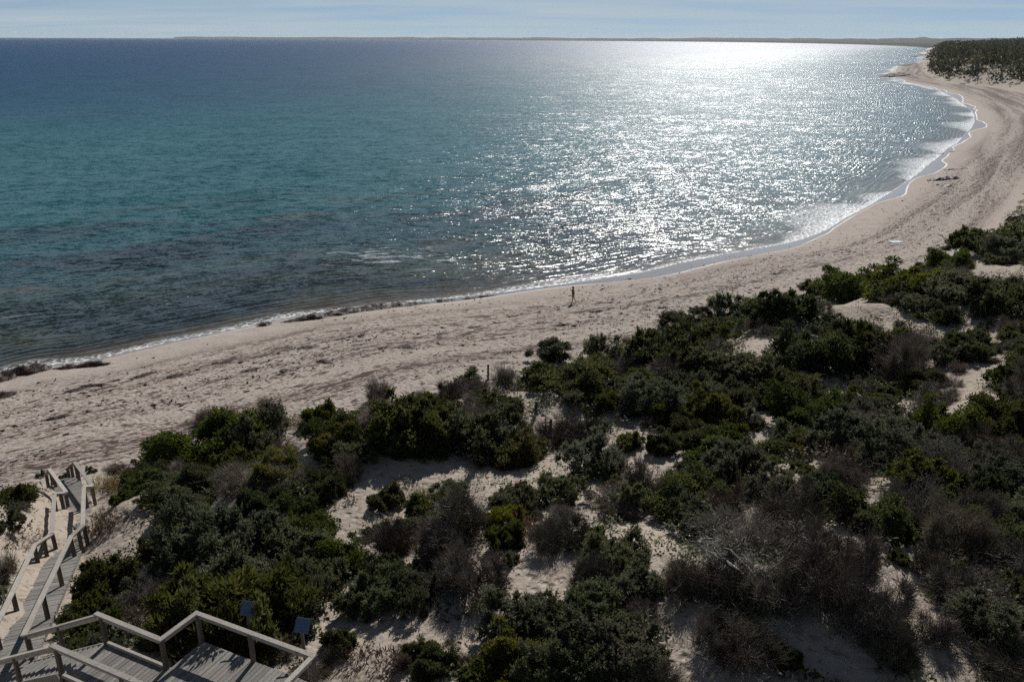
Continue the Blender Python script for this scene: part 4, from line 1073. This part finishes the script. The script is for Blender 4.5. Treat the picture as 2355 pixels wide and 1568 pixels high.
# ---------------------------------------------------------------- shrubs: kind, x, top, base, width in the photo, label
SHRUBS = [
 ('g', 52, 1105, 1165, 88, 'round dark green bush beside the beach end of the boardwalk'),
 ('s', 24, 1183, 1224, 62, 'low grey-green bush left of the boardwalk, below the round dark bush'),
 ('b', 12, 1282, 1345, 70, 'brown twiggy bush cut by the left picture edge beside the boardwalk'),
 ('s', -6, 1330, 1385, 50, 'green bush corner poking in at the left edge next to the handrail'),
 ('Y', 285, 1092, 1128, 44, 'yellow-green grass tuft on the sand right of the boardwalk end'),
 ('Y', 308, 1080, 1116, 46, 'middle yellow-green grass tuft of the row beside the boardwalk end'),
 ('Y', 336, 1072, 1104, 46, 'yellow-green grass tuft closest to the dark shrubs by the boardwalk'),
 ('Y', 230, 1100, 1128, 38, 'straw-coloured tuft touching the boardwalk handrail corner'),
 ('R', 258, 1108, 1132, 34, 'rusty plant between the straw tuft and the yellow-green grass row'),
 ('g', 272, 1132, 1158, 34, 'very small dark bush on bare sand below the yellow-green grass row'),
 ('R', 208, 1195, 1238, 36, 'rusty fleshy plant right against the boardwalk posts'),
 ('R', 240, 1170, 1192, 26, 'small rusty plant alone on the sand slope beside the boardwalk'),
 ('R', 262, 1178, 1205, 34, 'rusty plant in the middle of the sand slope by the boardwalk'),
 ('R', 246, 1198, 1226, 26, 'rusty plant just below the middle one on the boardwalk slope'),
 ('R', 288, 1180, 1198, 30, 'rusty plant on the sand slope nearest the big saltbush'),
 ('R', 30, 1222, 1248, 60, 'flat rusty plants spreading on sand left of the boardwalk'),
 ('R', 70, 1236, 1254, 40, 'thin rusty plant against the left boardwalk handrail'),
 ('b', 38, 1160, 1180, 50, 'sparse brown tuft at the foot of the round dark bush'),
 ('s', 150, 1087, 1102, 22, 'tiny grey bush on the beach sand between the two boardwalk rails'),
 ('s', 208, 1073, 1088, 20, 'tiny grey-green bush on the sand behind the end of the handrail'),
 ('s', 95, 1082, 1096, 18, 'tiny grey bush on the sand just left of the boardwalk end'),
 ('b', 270, 1070, 1090, 50, 'low dark twiggy patch on the beach edge above the yellow-green grass'),
 # beach-edge group behind the boardwalk
 ('G', 470, 965, 1062, 170, 'broad dark green shrub at the beach edge, leftmost of the beach-edge thicket'),
 ('b', 505, 940, 985, 80, 'bare wispy twigs rising behind the leftmost beach-edge shrub'),
 ('S', 590, 955, 1048, 130, 'grey-green shrub on the beach edge beside the leftmost broad dark shrub'),
 ('b', 610, 945, 985, 70, 'brown wispy bush topping the grey-green beach-edge shrub'),
 ('O', 640, 1045, 1112, 105, 'yellow-green shrub standing out in the brown scrub left of the sand pocket'),
 ('g', 738, 918, 978, 62, 'dark cone-shaped bush alone at the edge of the open beach'),
 ('Y', 690, 958, 984, 50, 'dry yellow grass left of the dark cone-shaped bush'),
 ('O', 782, 982, 1046, 84, 'bright green low shrub beside the sand pocket'),
 ('R', 812, 990, 1020, 40, 'rusty-tinged plant growing into the bright green low shrub'),
 ('b', 805, 1050, 1108, 66, 'brown stiff bush below the bright green low shrub'),
 ('G', 935, 846, 1050, 170, 'tall dark green shrub crowning the beach-edge dune, biggest in the middle'),
 ('G', 1010, 860, 1052, 140, 'dark green shrub leaning against the tall one on the beach-edge dune'),
 ('b', 868, 880, 930, 60, 'bare grey twigs on the beach side of the tall dark green shrub'),
 ('O', 1000, 950, 1048, 110, 'yellow-tipped shrub in front of the tall dark green shrub'),
 ('S', 1130, 905, 1062, 150, 'grey-olive shrub left of the sandy track with the fence post'),
 ('O', 1195, 935, 1075, 120, 'olive-brown shrub right beside the thick fence post'),
 ('s', 1075, 862, 905, 80, 'small grey bush on the beach side of the grey-olive shrub'),
 ('B', 640, 1075, 1132, 130, 'low mat of brown twigs behind the big saltbush'),
 ('B', 560, 1085, 1135, 130, 'grey-brown twiggy bush between the big saltbush and the beach-edge thicket'),
 ('G', 420, 1105, 1160, 120, 'low dark green bush on the dune rim behind the big saltbush'),
 # big saltbush mass
 ('S', 465, 1150, 1320, 190, 'pale grey-green saltbush, brightest of the big mound right of the boardwalk'),
 ('S', 560, 1140, 1330, 180, 'centre saltbush of the big mound right of the boardwalk'),
 ('S', 655, 1150, 1330, 170, 'darker saltbush on the right shoulder of the big mound'),
 ('S', 720, 1230, 1400, 150, 'shaded saltbush at the right foot of the big mound'),
 ('G', 378, 1165, 1290, 100, 'dark green bush on the boardwalk side of the big saltbush mound'),
 ('S', 560, 1260, 1400, 200, 'lower saltbush at the shaded foot of the big mound'),
 ('G', 660, 1320, 1440, 150, 'black-green bush in shade between the big mound and the signs'),
 # near the platform
 ('G', 245, 1285, 1390, 140, 'rounded green shrub beside the boardwalk, above the stair'),
 ('G', 205, 1365, 1450, 110, 'dark shrub spilling over the boardwalk planks near the stair'),
 ('B', 345, 1310, 1400, 90, 'grey twiggy bush between the rounded green shrub and the olive shrub'),
 ('b', 330, 1400, 1450, 90, 'tangle of bare twigs behind the high deck handrail corner'),
 ('g', 240, 1430, 1490, 130, 'low dark bush under the stair handrail'),
 ('O', 430, 1350, 1490, 150, 'leafy olive shrub pressed against the inner deck corner'),
 ('O', 520, 1335, 1500, 170, 'tall leafy olive shrub directly behind the lookout deck'),
 ('O', 590, 1400, 1520, 120, 'olive shrub partly covering the left sign'),
 ('b', 650, 1480, 1520, 80, 'small reddish scrub between the deck edge and the sign post'),
 ('s', 690, 1408, 1470, 100, 'grey-brown scrub behind the right sign'),
 ('s', 640, 1415, 1465, 70, 'small saltbush between the two signs'),
 ('g', 790, 1440, 1505, 70, 'round dark bush on bare sand right of the sign post'),
 ('R', 825, 1490, 1532, 50, 'rusty plant at the foot of the round dark bush right of the sign'),
 ('b', 770, 1490, 1530, 50, 'brown scrub at the left foot of the round dark bush'),
 ('b', 720, 1530, 1568, 70, 'grey dry tangle at the deck corner post'),
 ('O', 968, 1450, 1525, 60, 'upright olive bush on the bare sand at the bottom'),
 ('O', 1005, 1480, 1560, 90, 'spreading olive bush below the upright one on the bottom sand'),
 ('R', 900, 1500, 1552, 62, 'rust-red plant left of the olive bushes on the bottom sand'),
 ('b', 930, 1490, 1540, 40, 'dark brown sprig between the rust-red plant and the olive bushes'),
 ('g', 1110, 1525, 1590, 90, 'small fresh green bush cut by the bottom edge of the picture'),
 ('b', 1065, 1510, 1545, 60, 'grey dead scrub beside the fresh green bush at the bottom'),
 # centre
 ('g', 890, 1118, 1175, 75, 'dark green bush at the end of the central sand pocket'),
 ('Y', 970, 1125, 1165, 44, 'pale yellow dry bush between the dark green bush and purple-grey scrub'),
 ('B', 1060, 1085, 1250, 160, 'large purple-grey leafless bush left of the yellow-leaved shrub'),
 ('B', 1010, 1200, 1310, 130, 'brown-grey leafless bush in front of the large purple-grey one'),
 ('B', 1075, 1240, 1385, 150, 'dark leafless bush whose shade falls on the central clearing'),
 ('B', 900, 1190, 1290, 120, 'dull brown bush in front of the dark green bush of the centre'),
 ('S', 890, 1260, 1410, 130, 'grey-green shrub with dark hollow centre left of the central clearing'),
 ('s', 830, 1330, 1415, 95, 'grey shrub behind the round dark bush right of the sign'),
 ('S', 960, 1290, 1400, 110, 'grey-brown shrub at the left edge of the central clearing'),
 ('s', 980, 1265, 1305, 60, 'yellowish grey bush on top of the shrubs left of the central clearing'),
 ('O', 1165, 1105, 1225, 78, 'yellow-green leafy shrub in the middle of the purple-grey scrub'),
 ('R', 1212, 1165, 1240, 48, 'orange-tinged shrub right of the yellow-green leafy one'),
 ('g', 1165, 1200, 1265, 80, 'dark lower bush beneath the yellow-green leafy shrub'),
 ('s', 1170, 1265, 1302, 44, 'single small grey bush at the upper edge of the central clearing'),
 ('B', 1290, 1175, 1275, 120, 'purple-brown twiggy bush right of the orange-tinged shrub'),
 ('S', 1285, 1098, 1165, 90, 'grey wispy shrub below the sandy track'),
 ('R', 1120, 1315, 1350, 90, 'low rust-brown plants along the top of the central clearing'),
 ('R', 1040, 1390, 1415, 50, 'small rusty plant in the middle of the central clearing'),
 # big bottom saltbush
 ('S', 1185, 1345, 1495, 150, 'pale saltbush at the left of the bottom-centre mound'),
 ('S', 1260, 1335, 1470, 130, 'upper middle saltbush of the bottom-centre mound'),
 ('O', 1175, 1450, 1580, 150, 'yellow-green shrub at the foot of the bottom-centre mound'),
 ('S', 1290, 1440, 1600, 170, 'green-grey shrub at the bottom edge below the bottom-centre mound'),
 ('S', 1410, 1420, 1580, 190, 'wide grey shrub at the bottom edge right of the bottom-centre mound'),
 ('B', 1350, 1260, 1390, 130, 'dark brown twiggy bush behind the bottom-centre mound'),
 ('S', 1395, 1235, 1330, 110, 'grey-green shrub behind the yellow bush of the bottom-centre mound'),
 ('S', 1475, 1265, 1385, 105, 'dark blue-green shrub at the right end of the bottom-centre mound'),
 ('Y', 1438, 1335, 1388, 60, 'yellow flowering-looking bush on the bottom-centre mound'),
 ('S', 1350, 1380, 1490, 150, 'middle shrub in the heart of the bottom-centre mound'),
 # middle belt right of the track
 ('S', 1375, 950, 1098, 130, 'grey-green saltbush right of the sandy track'),
 ('g', 1450, 985, 1035, 60, 'red-leaved dark bush beside the saltbush right of the track'),
 ('O', 1310, 838, 905, 160, 'broad bright green shrub near the beach above the sandy track'),
 ('s', 1270, 792, 840, 110, 'grey bush on the beach edge behind the broad bright green shrub'),
 ('b', 1160, 850, 892, 62, 'brown wispy bush on the sand bank left of the broad bright green shrub'),
 ('S', 1420, 745, 862, 130, 'big grey-green shrub at the beach edge, left half of the tallest thicket'),
 ('G', 1520, 745, 858, 150, 'big dark green shrub, right half of the tallest beach-edge thicket'),
 ('G', 1590, 800, 875, 120, 'dark green bush on the inland side of the tallest beach-edge thicket'),
 ('S', 1580, 715, 765, 110, 'low grey shrub at the beach edge right of the tallest thicket'),
 ('G', 1665, 728, 782, 140, 'bright green mat-like shrub right of the tallest thicket'),
 ('S', 1705, 688, 760, 120, 'grey shrub at the beach edge above the bright green mat'),
 ('G', 1790, 680, 752, 140, 'dark green beach-edge shrub next to the upper sand hollow'),
 ('s', 1885, 635, 685, 80, 'rounded grey bush jutting onto the beach above the upper sand hollow'),
 ('G', 1965, 628, 690, 140, 'dark flat shrub behind the rounded grey bush'),
 ('G', 2080, 620, 690, 170, 'wide dark green shrub in the middle of the upper thicket'),
 ('S', 2200, 645, 705, 140, 'grey-green shrub right of the wide dark upper shrub'),
 ('G', 2300, 645, 720, 130, 'dark shrub by the right edge below the upper sand strip'),
 ('G', 2185, 570, 625, 80, 'dark round bush with bare brown twigs at the far beach corner'),
 ('G', 2260, 525, 590, 120, 'dark shrub crest against the far beach near the right edge'),
 ('S', 2320, 540, 600, 100, 'grey shrub below the dark crest at the right edge'),
 ('b', 2150, 565, 625, 50, 'leaning brown twigs beside the dark round bush at the far beach corner'),
 ('S', 1690, 805, 900, 150, 'grey shrub just below the long upper sand clearing'),
 ('G', 1780, 850, 925, 130, 'dark shrub right below the long upper sand clearing'),
 ('S', 1600, 880, 960, 130, 'dull grey shrub in the belt below the tallest thicket'),
 ('S', 1500, 880, 965, 130, 'dark grey-green shrub left in the belt below the tallest thicket'),
 ('O', 1460, 850, 905, 100, 'olive shrub between the broad bright green one and the tallest thicket'),
 ('O', 1650, 900, 990, 120, 'yellowish-green shrub above the middle sand slope'),
 ('S', 1720, 940, 985, 70, 'small grey bush on the rim of the middle sand slope'),
 ('G', 1845, 770, 850, 150, 'dark green mound right of the long upper sand clearing'),
 ('G', 1950, 755, 850, 150, 'dark green mound with yellow top in the right thicket'),
 ('B', 2080, 790, 880, 150, 'grey wispy bush between the right-hand sand patches'),
 ('G', 1860, 895, 1000, 150, 'bright-topped green shrub right of the middle sand slope'),
 ('S', 1960, 925, 1050, 150, 'lumpy grey-green shrub, left one of the big right-hand mound'),
 ('S', 2060, 930, 1085, 150, 'lumpy grey-green shrub, right one of the big right-hand mound'),
 ('G', 2160, 895, 1030, 140, 'dark tall shrub behind the big right-hand mound'),
 ('G', 2290, 895, 1010, 130, 'dark shrub beyond the right-hand sand gully'),
 ('O', 1855, 1008, 1048, 120, 'bright yellow-green cushion shrub below the middle sand slope'),
 ('R', 1920, 1030, 1066, 50, 'red-tinged plant right beside the bright yellow-green cushion'),
 ('S', 1680, 1030, 1118, 140, 'large pale saltbush left of the bright yellow-green cushion'),
 ('g', 1525, 990, 1048, 70, 'dark round bush above the sand band in the centre right'),
 ('b', 1470, 1075, 1140, 90, 'red-brown leafy plant on the centre-right sand band'),
 ('b', 1500, 1105, 1150, 80, 'dark red plant below the red-brown leafy one'),
 ('s', 1450, 1120, 1185, 80, 'grey bush at the left of the centre-right sand band'),
 ('S', 1605, 1145, 1230, 120, 'blue-green shrub at the right of the centre-right sand band'),
 ('B', 1660, 1110, 1200, 110, 'rust-tipped twiggy bush behind the blue-green shrub'),
 ('S', 1780, 1080, 1150, 110, 'yellowish grey shrub below the bright yellow-green cushion'),
 ('S', 1880, 1090, 1180, 110, 'grey-green shrub right of the yellowish grey one'),
 ('B', 1800, 1140, 1250, 170, 'dark leafless bush above the pale dead branches'),
 ('S', 2010, 1035, 1085, 90, 'small grey-green shrub at the shaded foot of the right-hand mound'),
 ('G', 2000, 1130, 1220, 130, 'black-green shrub above the long sand path on the right'),
 ('B', 2110, 1130, 1230, 170, 'brown-green shadowed bush right of the long sand path'),
 ('G', 2250, 1080, 1165, 110, 'dark bush at the lower end of the right-hand gully'),
 ('G', 2290, 1185, 1270, 120, 'dark bush near the right edge above the pale saltbush'),
 ('B', 2230, 980, 1050, 90, 'thin brown scrub in the right-hand sand gully'),
 ('P', 1745, 1235, 1352, 140, 'fan of pale bare branches in the dark leafless scrub'),
 ('P', 1850, 1450, 1500, 150, 'fallen grey branches beside the lower sand patch'),
 ('B', 1660, 1290, 1400, 160, 'dark leafless bush left below the pale bare branches'),
 ('B', 1590, 1285, 1390, 110, 'upright grey-brown bush right of the dark blue-green shrub'),
 ('B', 1880, 1250, 1420, 220, 'huge leafless brown bush right of the pale bare branches'),
 ('B', 1980, 1340, 1490, 180, 'leafless bush bordering the long sand path, lower one'),
 ('B', 1780, 1310, 1420, 150, 'dark leafless bush directly below the pale bare branches'),
 ('B', 1680, 1430, 1545, 170, 'red-brown twiggy bush above the bottom sand patch'),
 ('Y', 1690, 1400, 1440, 70, 'yellow-green tuft on top of the red-brown twiggy bush'),
 ('B', 2040, 1410, 1545, 130, 'rusty leafless bush at the lower end of the long sand path'),
 ('B', 1950, 1230, 1310, 100, 'purple-brown bush at the top of the long sand path'),
 ('g', 1800, 1490, 1545, 70, 'green tuft among fallen branches at the bottom'),
 ('g', 2062, 1265, 1300, 54, 'small yellow-green bush on the long sand path'),
 ('b', 2120, 1270, 1330, 70, 'sparse brown seedlings on the long sand path'),
 ('S', 2260, 1380, 1490, 140, 'pale blue-grey saltbush in the bottom right corner'),
 ('S', 2330, 1420, 1500, 90, 'dull saltbush beside the pale one in the bottom right corner'),
 ('G', 2320, 1300, 1390, 90, 'dark bush at the right edge above the corner saltbush'),
 ('b', 2155, 1400, 1490, 80, 'dry brown stalks left of the pale corner saltbush'),
 ('g', 2190, 1290, 1345, 60, 'small dark bush at the right rim of the long sand path'),
 ('B', 2200, 1180, 1290, 150, 'brown shadowed bush above the right rim of the long sand path'),
]
TALL = {'fan of pale bare branches in the dark leafless scrub': (2.0, 1.75), 'leafy olive shrub pressed against the inner deck corner': (1.3, 2.0), 'tall leafy olive shrub directly behind the lookout deck': (2.0, 2.3), 'olive shrub partly covering the left sign': (1.15, 2.1)}
for kind, x, yt, yb, w_, lb in SHRUBS:
    q = hit(x, yb)
    Z = project(q)[2]; r = 0.5 * w_ * Z / FPX
    away = q[:2] / np.linalg.norm(q[:2])
    c = q[:2] + away * r * 0.75
    z0 = height(c[0], c[1])[0]
    hs_ = np.linspace(0.1, 4.5, 60); ys = np.array([project((c[0], c[1], z0 + v))[1] for v in hs_])
    h = float(np.interp(-yt, -ys, hs_))
    lo, hi = (0.55, 1.25) if kind in 'GSOB' else (0.5, 1.6)
    if kind in 'RY': lo, hi = 0.7, 2.4
    h = min(max(h, lo * r), hi * r)
    if lb in TALL: r, h = TALL[lb][0] / 1.22, TALL[lb][1]
    plant(kind, c[0], c[1], r * (1.08 if kind in 'Bb' else 1.2), h * 1.05, lb)

# ---------------------------------------------------------------- the rest of the thicket, shrub by shrub, round the sand clearings
CLEAR = [(1280, 1005, 26, 95), (1790, 800, 110, 26), (1900, 845, 60, 14), (1760, 985, 55, 62), (1500, 1175, 85, 60), (1540, 1050, 80, 26), (1235, 1295, 85, 55), (1165, 1350, 60, 30), (970, 1445, 170, 62), (860, 1520, 150, 60),
         (800, 1205, 42, 45), (850, 1110, 30, 50), (960, 1075, 110, 34), (1130, 1085, 110, 30), (1570, 1500, 70, 90), (1715, 1375, 42, 55), (1960, 1240, 60, 34), (2010, 1320, 50, 60), (2070, 1370, 50, 70), (2110, 1450, 55, 90), (2130, 1540, 80, 50), (1900, 1540, 160, 40),
         (1955, 690, 75, 40), (2010, 715, 40, 30), (2310, 622, 70, 18), (2240, 600, 30, 40), (2250, 870, 70, 26), (2205, 950, 42, 80), (250, 1190, 90, 110), (60, 1270, 90, 90), (700, 1005, 60, 45), (770, 1310, 26, 110),
         (1190, 860, 70, 40), (1440, 1060, 50, 60), (1620, 1210, 60, 50), (1250, 830, 40, 14), (2200, 1110, 40, 30), (880, 1090, 60, 60), (2330, 1120, 40, 30)]
CLEAR = [(a, b, 0.84 * c, 0.86 * d) for a, b, c, d in CLEAR]
walk_xy = np.array([q[:2] for q in walk_mid]); deck_line = np.array([(p0 + Vv * 0.7)[:2], (p0 + U * 9 + Vv * 0.7)[:2]]); deck2 = np.array([(p2 + Vv * 0.5)[:2], (p4 - Vv * 0.7)[:2]])
stair_line = np.array([sa[:2], sb[:2]])
def blocked(x, y, r):
    X, Y = np.array([x]), np.array([y])
    return (seg_dist(X, Y, walk_xy)[0][0] < 0.9 + 0.75 * r or seg_dist(X, Y, deck_line)[0][0] < 1.0 + 0.8 * r or seg_dist(X, Y, deck2)[0][0] < 0.9 + 0.7 * r
            or seg_dist(X, Y, stair_line)[0][0] < 0.9 + 0.7 * r)
FILL = {'G': ('dark green shrub filling the thicket', 'dark green fill shrubs of the dune thicket'), 'S': ('grey-green saltbush filling the thicket', 'grey-green fill shrubs of the dune thicket'),
        'B': ('leafless brown bush filling the thicket', 'leafless fill bushes of the dune thicket'), 'O': ('olive shrub filling the thicket', 'olive fill shrubs of the dune thicket'),
        'g': ('small dark green bush', 'small green fill bushes'), 's': ('small grey-green bush', 'small grey fill bushes'), 'b': ('small leafless brown bush', 'small brown fill bushes')}
def zone_name(px, py):
    if px < 860: return 'behind the lookout deck' if py > 1330 else 'round the big saltbush mound near the boardwalk'
    if px < 1300: return 'round the purple-grey scrub and central clearing' if py > 1080 else 'near the tall beach-edge shrub by the sandy track'
    if py < 800: return 'behind the tallest beach-edge thicket' if px < 1750 else ('near the upper sand hollow' if px < 2080 else 'in the upper thicket by the right picture edge')
    if px < 1750: return 'below the tallest beach-edge thicket' if py < 1060 else 'round the bottom-centre mound and sand band'
    if py < 1110: return 'round the big right-hand mound'
    return 'beside the long sand path on the right'
cnt = {}; FILLED = []
cand = np.stack([rng.uniform(-34, 85, 14000), rng.uniform(9, 150, 14000)], -1)
cs, _, cdn = base_fields(cand[:, 0], cand[:, 1]); chz = height(cand[:, 0], cand[:, 1])
for (cx_, cy_), dn_, hz_ in zip(cand, cdn, chz):
    if dn_ < 2.0: continue
    px, py, _ = project((cx_, cy_, hz_))
    if not (-40 < px < 2400 and 500 < py < 1640): continue
    if any(((px - a) / c) ** 2 + ((py - b) / d) ** 2 < 1.2 for a, b, c, d in CLEAR): continue
    if px < 335 and 1040 < py < 1290: continue
    right = px > 1550 and py > 1080
    kind = random.choices(['G', 'S', 'B', 'O', 'g', 's', 'b'], [3, 3, 6, .4, 1.5, 2, 3] if right else [4, 3.6, 1.8, .7, 2, 2.4, 2.2])[0]
    if cnt.get(KIND[kind][0], 0) >= 150: continue
    if px > 2120 and py < 575: kind = 's'
    if px > 1560 and py > 1230: kind = random.choice('BBBbbS')
    r = random.uniform(0.95, 1.6) if kind in 'GSBO' else random.uniform(0.45, 0.85)
    P_ = np.array(PLACED); dist = np.hypot(P_[:, 0] - cx_, P_[:, 1] - cy_)
    if (dist < 0.55 * (P_[:, 2] + r)).any() or blocked(cx_, cy_, r): continue
    hh_ = r * random.uniform(0.65, 1.0)
    tp = [project((cx_, cy_, hz_ + hh_ * f_)) for f_ in (0.6, 1.0)]
    if any(((u_[0] - a) / c) ** 2 + ((u_[1] - b) / d) ** 2 < 1.0 for u_ in tp for a, b, c, d in CLEAR): continue
    lb, gp = FILL[kind]; zn = zone_name(px, py)
    if sum(1 for q_ in FILLED if q_[1] == lb.replace(' filling the thicket', '') and q_[2] == zn) >= 70: continue
    FILLED.append((px, lb.replace(' filling the thicket', ''), zn, plant(kind, cx_, cy_, r, hh_, 'x', gp + ', ' + zn)))
    cnt[KIND[kind][0]] = cnt.get(KIND[kind][0], 0) + 1


seq = {}
for px, nm_, zn, e in sorted(FILLED, key=lambda q_: q_[0]):
    k = seq.get((nm_, zn), 0); seq[(nm_, zn)] = k + 1
    e['label'] = (ORD[k] if k < len(ORD) else 'far right') + ' ' + nm_ + ' from left ' + zn
# ---------------------------------------------------------------- stuff: scrub on the far dunes and the headland, ground cover, litter
def scrub(name, n, region, rfun, per, Lf, seed, mat, cap=99.0):
    R = np.random.default_rng(seed); P2 = region(R, n); hz = height(P2[:, 0], P2[:, 1]); n = len(P2)
    r = rfun(R, P2); ci = np.repeat(np.arange(n), per); m = len(ci)
    q = unit(R.normal(0, 1, (m, 3)) + np.array([0, 0, 0.6])); q[:, 2] = np.abs(q[:, 2])
    hk = 0.55 + 0.5 * R.random(n)
    P = np.stack([P2[ci, 0], P2[ci, 1], hz[ci]], -1) + q * r[ci][:, None] * np.stack([np.ones(m), np.ones(m), hk[ci] * 1.1], -1) * (0.72 + 0.32 * R.random(m))[:, None]
    D = unit(q * 0.3 + R.normal(0, 0.7, (m, 3)) + np.array([0, 0, 0.15])); Nn = unit(q + R.normal(0, 0.45, (m, 3)))
    V, Fc = quads(P, D, Nn, np.minimum(Lf * r[ci], cap) * (0.7 + 0.7 * R.random(m)), (0.5 * np.minimum(Lf * r[ci], cap)) * (0.7 + 0.6 * R.random(m)))
    t = np.clip(0.45 * R.random(n)[ci] + 0.4 * R.random(m), 0, 0.86) + np.where(R.random(n)[ci] < 0.05, 0.5, 0)
    return tag(link(name, arrmesh(name, V, Fc, {'tint': np.repeat(np.clip(t, 0, 1), 4)}), None, mat), kind='stuff')
def reg_mid(R, n):                       # dunes beyond the individual shrubs, out to the right edge
    a = np.stack([R.uniform(20, 330, n), R.uniform(40, 420, n)], -1)
    s, _, dn = base_fields(a[:, 0], a[:, 1]); P_ = np.array(PLACED)
    k = (dn > 2.5) & (np.hypot(a[:, 0], a[:, 1]) > 60) & (fbm(a[:, 0] / 9, a[:, 1] / 9, 71, 3) > -0.28)
    a = a[k]; dmin = np.min(np.hypot(a[:, None, 0] - P_[None, :, 0], a[:, None, 1] - P_[None, :, 1]) - P_[None, :, 2] * 0.9, 1)
    a = a[dmin > 0.6]
    pp = [project((x_, y_, 5.0)) for x_, y_ in a]
    kk = [not any(((u_[0] - c0) / c2) ** 2 + ((u_[1] - c1) / c3) ** 2 < 1.0 for c0, c1, c2, c3 in CLEAR) for u_ in pp]
    return a[np.array(kk)]
scrub('dune_scrub', 8000, reg_mid, lambda R, P: R.uniform(0.6, 1.6, len(P)), 44, 0.34, 81, M_GREEN)
def reg_low(R, n):                       # knee-high scrub between the shrubs
    a = np.stack([R.uniform(-36, 85, n), R.uniform(9, 130, n)], -1)
    s, _, dn = base_fields(a[:, 0], a[:, 1]); a = a[(dn > 1.5) & (fbm(a[:, 0] / 5, a[:, 1] / 5, 171, 3) > -0.42)]
    hz = height(a[:, 0], a[:, 1]); keep = []
    for (x_, y_), h_ in zip(a, hz):
        u0, u1, _ = project((x_, y_, h_))
        keep.append(not any(((u0 - c0) / c2) ** 2 + ((u1 - c1) / c3) ** 2 < 0.95 for c0, c1, c2, c3 in CLEAR))
    a = a[np.array(keep)]
    w = (seg_dist(a[:, 0], a[:, 1], walk_xy)[0] > 1.5) & (seg_dist(a[:, 0], a[:, 1], deck_line)[0] > 1.4) & (seg_dist(a[:, 0], a[:, 1], deck2)[0] > 1.3) & (seg_dist(a[:, 0], a[:, 1], stair_line)[0] > 1.4)
    return a[w]
for q_, (nm_, mt_) in enumerate((('low_green_scrub', M_GREEN), ('low_grey_scrub', M_GREY), ('low_brown_scrub', M_TWIG))):
    scrub(nm_, 4200 if q_ < 2 else 4600, reg_low, lambda R, P: R.uniform(0.2, 0.85, len(P)), 48, 0.34 if q_ < 2 else 0.5, 181 + q_, mt_, 0.16)
def reg_head(R, n):
    y = 300 + 3200 * R.random(n) ** 2.0; x = y * R.uniform(0.3, 0.80, n)
    s, _, dn = base_fields(x, y)
    k = (dn > 2 + 14 * R.random(n) ** 2)  & (fbm(x / 24, y / 40, 73, 3) + np.minimum(dn, 40) / 60 > -0.12)
    return np.stack([x, y], -1)[k]
scrub('headland_scrub', 20000, reg_head, lambda R, P: (1.1 + 3.4 * R.random(len(P)) ** 1.6) * (1 + P[:, 1] / 2200), 18, 0.62, 83, M_HEAD)
def cover():
    """dry sticks, fallen leaves and seedlings on the sand between the shrubs"""
    R = np.random.default_rng(91); n = 9000; x = R.uniform(-34, 75, n); y = R.uniform(12, 95, n)
    s, _, dn = base_fields(x, y); k = (dn > 0.5) & (np.abs(fbm(x / 3., y / 3., 93, 3)) < 0.35); x, y = x[k], y[k]
    h = height(x, y); a = R.random(len(x)) * 6.283; L = 0.08 + 0.35 * R.random(len(x)) ** 2
    return [(np.array([x[i], y[i], h[i] + 0.005]), np.array([x[i] + math.cos(a[i]) * L[i], y[i] + math.sin(a[i]) * L[i], h[i] + 0.02 + 0.12 * R.random() ** 2]), 0.008 + 0.006 * R.random(), 0.004) for i in range(len(x))]
tag(link('twig_litter', twig_mesh('twig_litter', cover()), None, M_TWIG), kind='stuff')
def seedlings():
    R = np.random.default_rng(95); Vs, Fs, Ts, o = [], [], [], 0
    me = PROTO['R'][0][0]; nv = len(me.vertices); co = np.zeros(nv * 3, np.float32); me.vertices.foreach_get('co', co); co = co.reshape(-1, 3)
    tt = np.zeros(nv, np.float32); me.attributes['tint'].data.foreach_get('value', tt)
    x = R.uniform(-34, 70, 2600); y = R.uniform(12, 90, 2600); s, _, dn = base_fields(x, y)
    k = (dn > 0.0) & (fbm(x / 4., y / 4., 97, 3) > 0.12); x, y = x[k], y[k]; hz = height(x, y)
    for i in range(len(x)):
        if blocked(x[i], y[i], 0.1): continue
        sub = slice(0, 4 * int(30 + 60 * R.random())); c = co[sub] * R.uniform(0.35, 0.9); an = R.random() * 6.283
        c = np.stack([c[:, 0] * math.cos(an) - c[:, 1] * math.sin(an) + x[i], c[:, 0] * math.sin(an) + c[:, 1] * math.cos(an) + y[i], c[:, 2] + hz[i]], -1)
        Vs.append(c); Ts.append(tt[sub])
    V = np.concatenate(Vs); return arrmesh('ground_cover', V, np.arange(len(V)).reshape(-1, 4), {'tint': np.concatenate(Ts)})
tag(link('ground_cover', seedlings(), None, M_RUST), kind='stuff')

# ---------------------------------------------------------------- sea haze: one closed box of thin air round everything
if True:
    Nh = bpy.data.materials.new('haze'); Nh.use_nodes = True; t_ = Nh.node_tree; t_.nodes.clear()
    o_ = t_.nodes.new('ShaderNodeOutputMaterial'); v_ = t_.nodes.new('ShaderNodeVolumePrincipled')
    v_.inputs['Color'].default_value = (0.80, 0.88, 0.96, 1); v_.inputs['Density'].default_value = 2.0e-5; v_.inputs['Anisotropy'].default_value = 0.25
    t_.links.new(v_.outputs[0], o_.inputs['Volume'])
    hz = MB().box((0, 12900, 31), (27000, 0, 0), (0, 14500, 0), (0, 0, 37)).build('haze', Nh)
    tag(hz, kind='stuff')
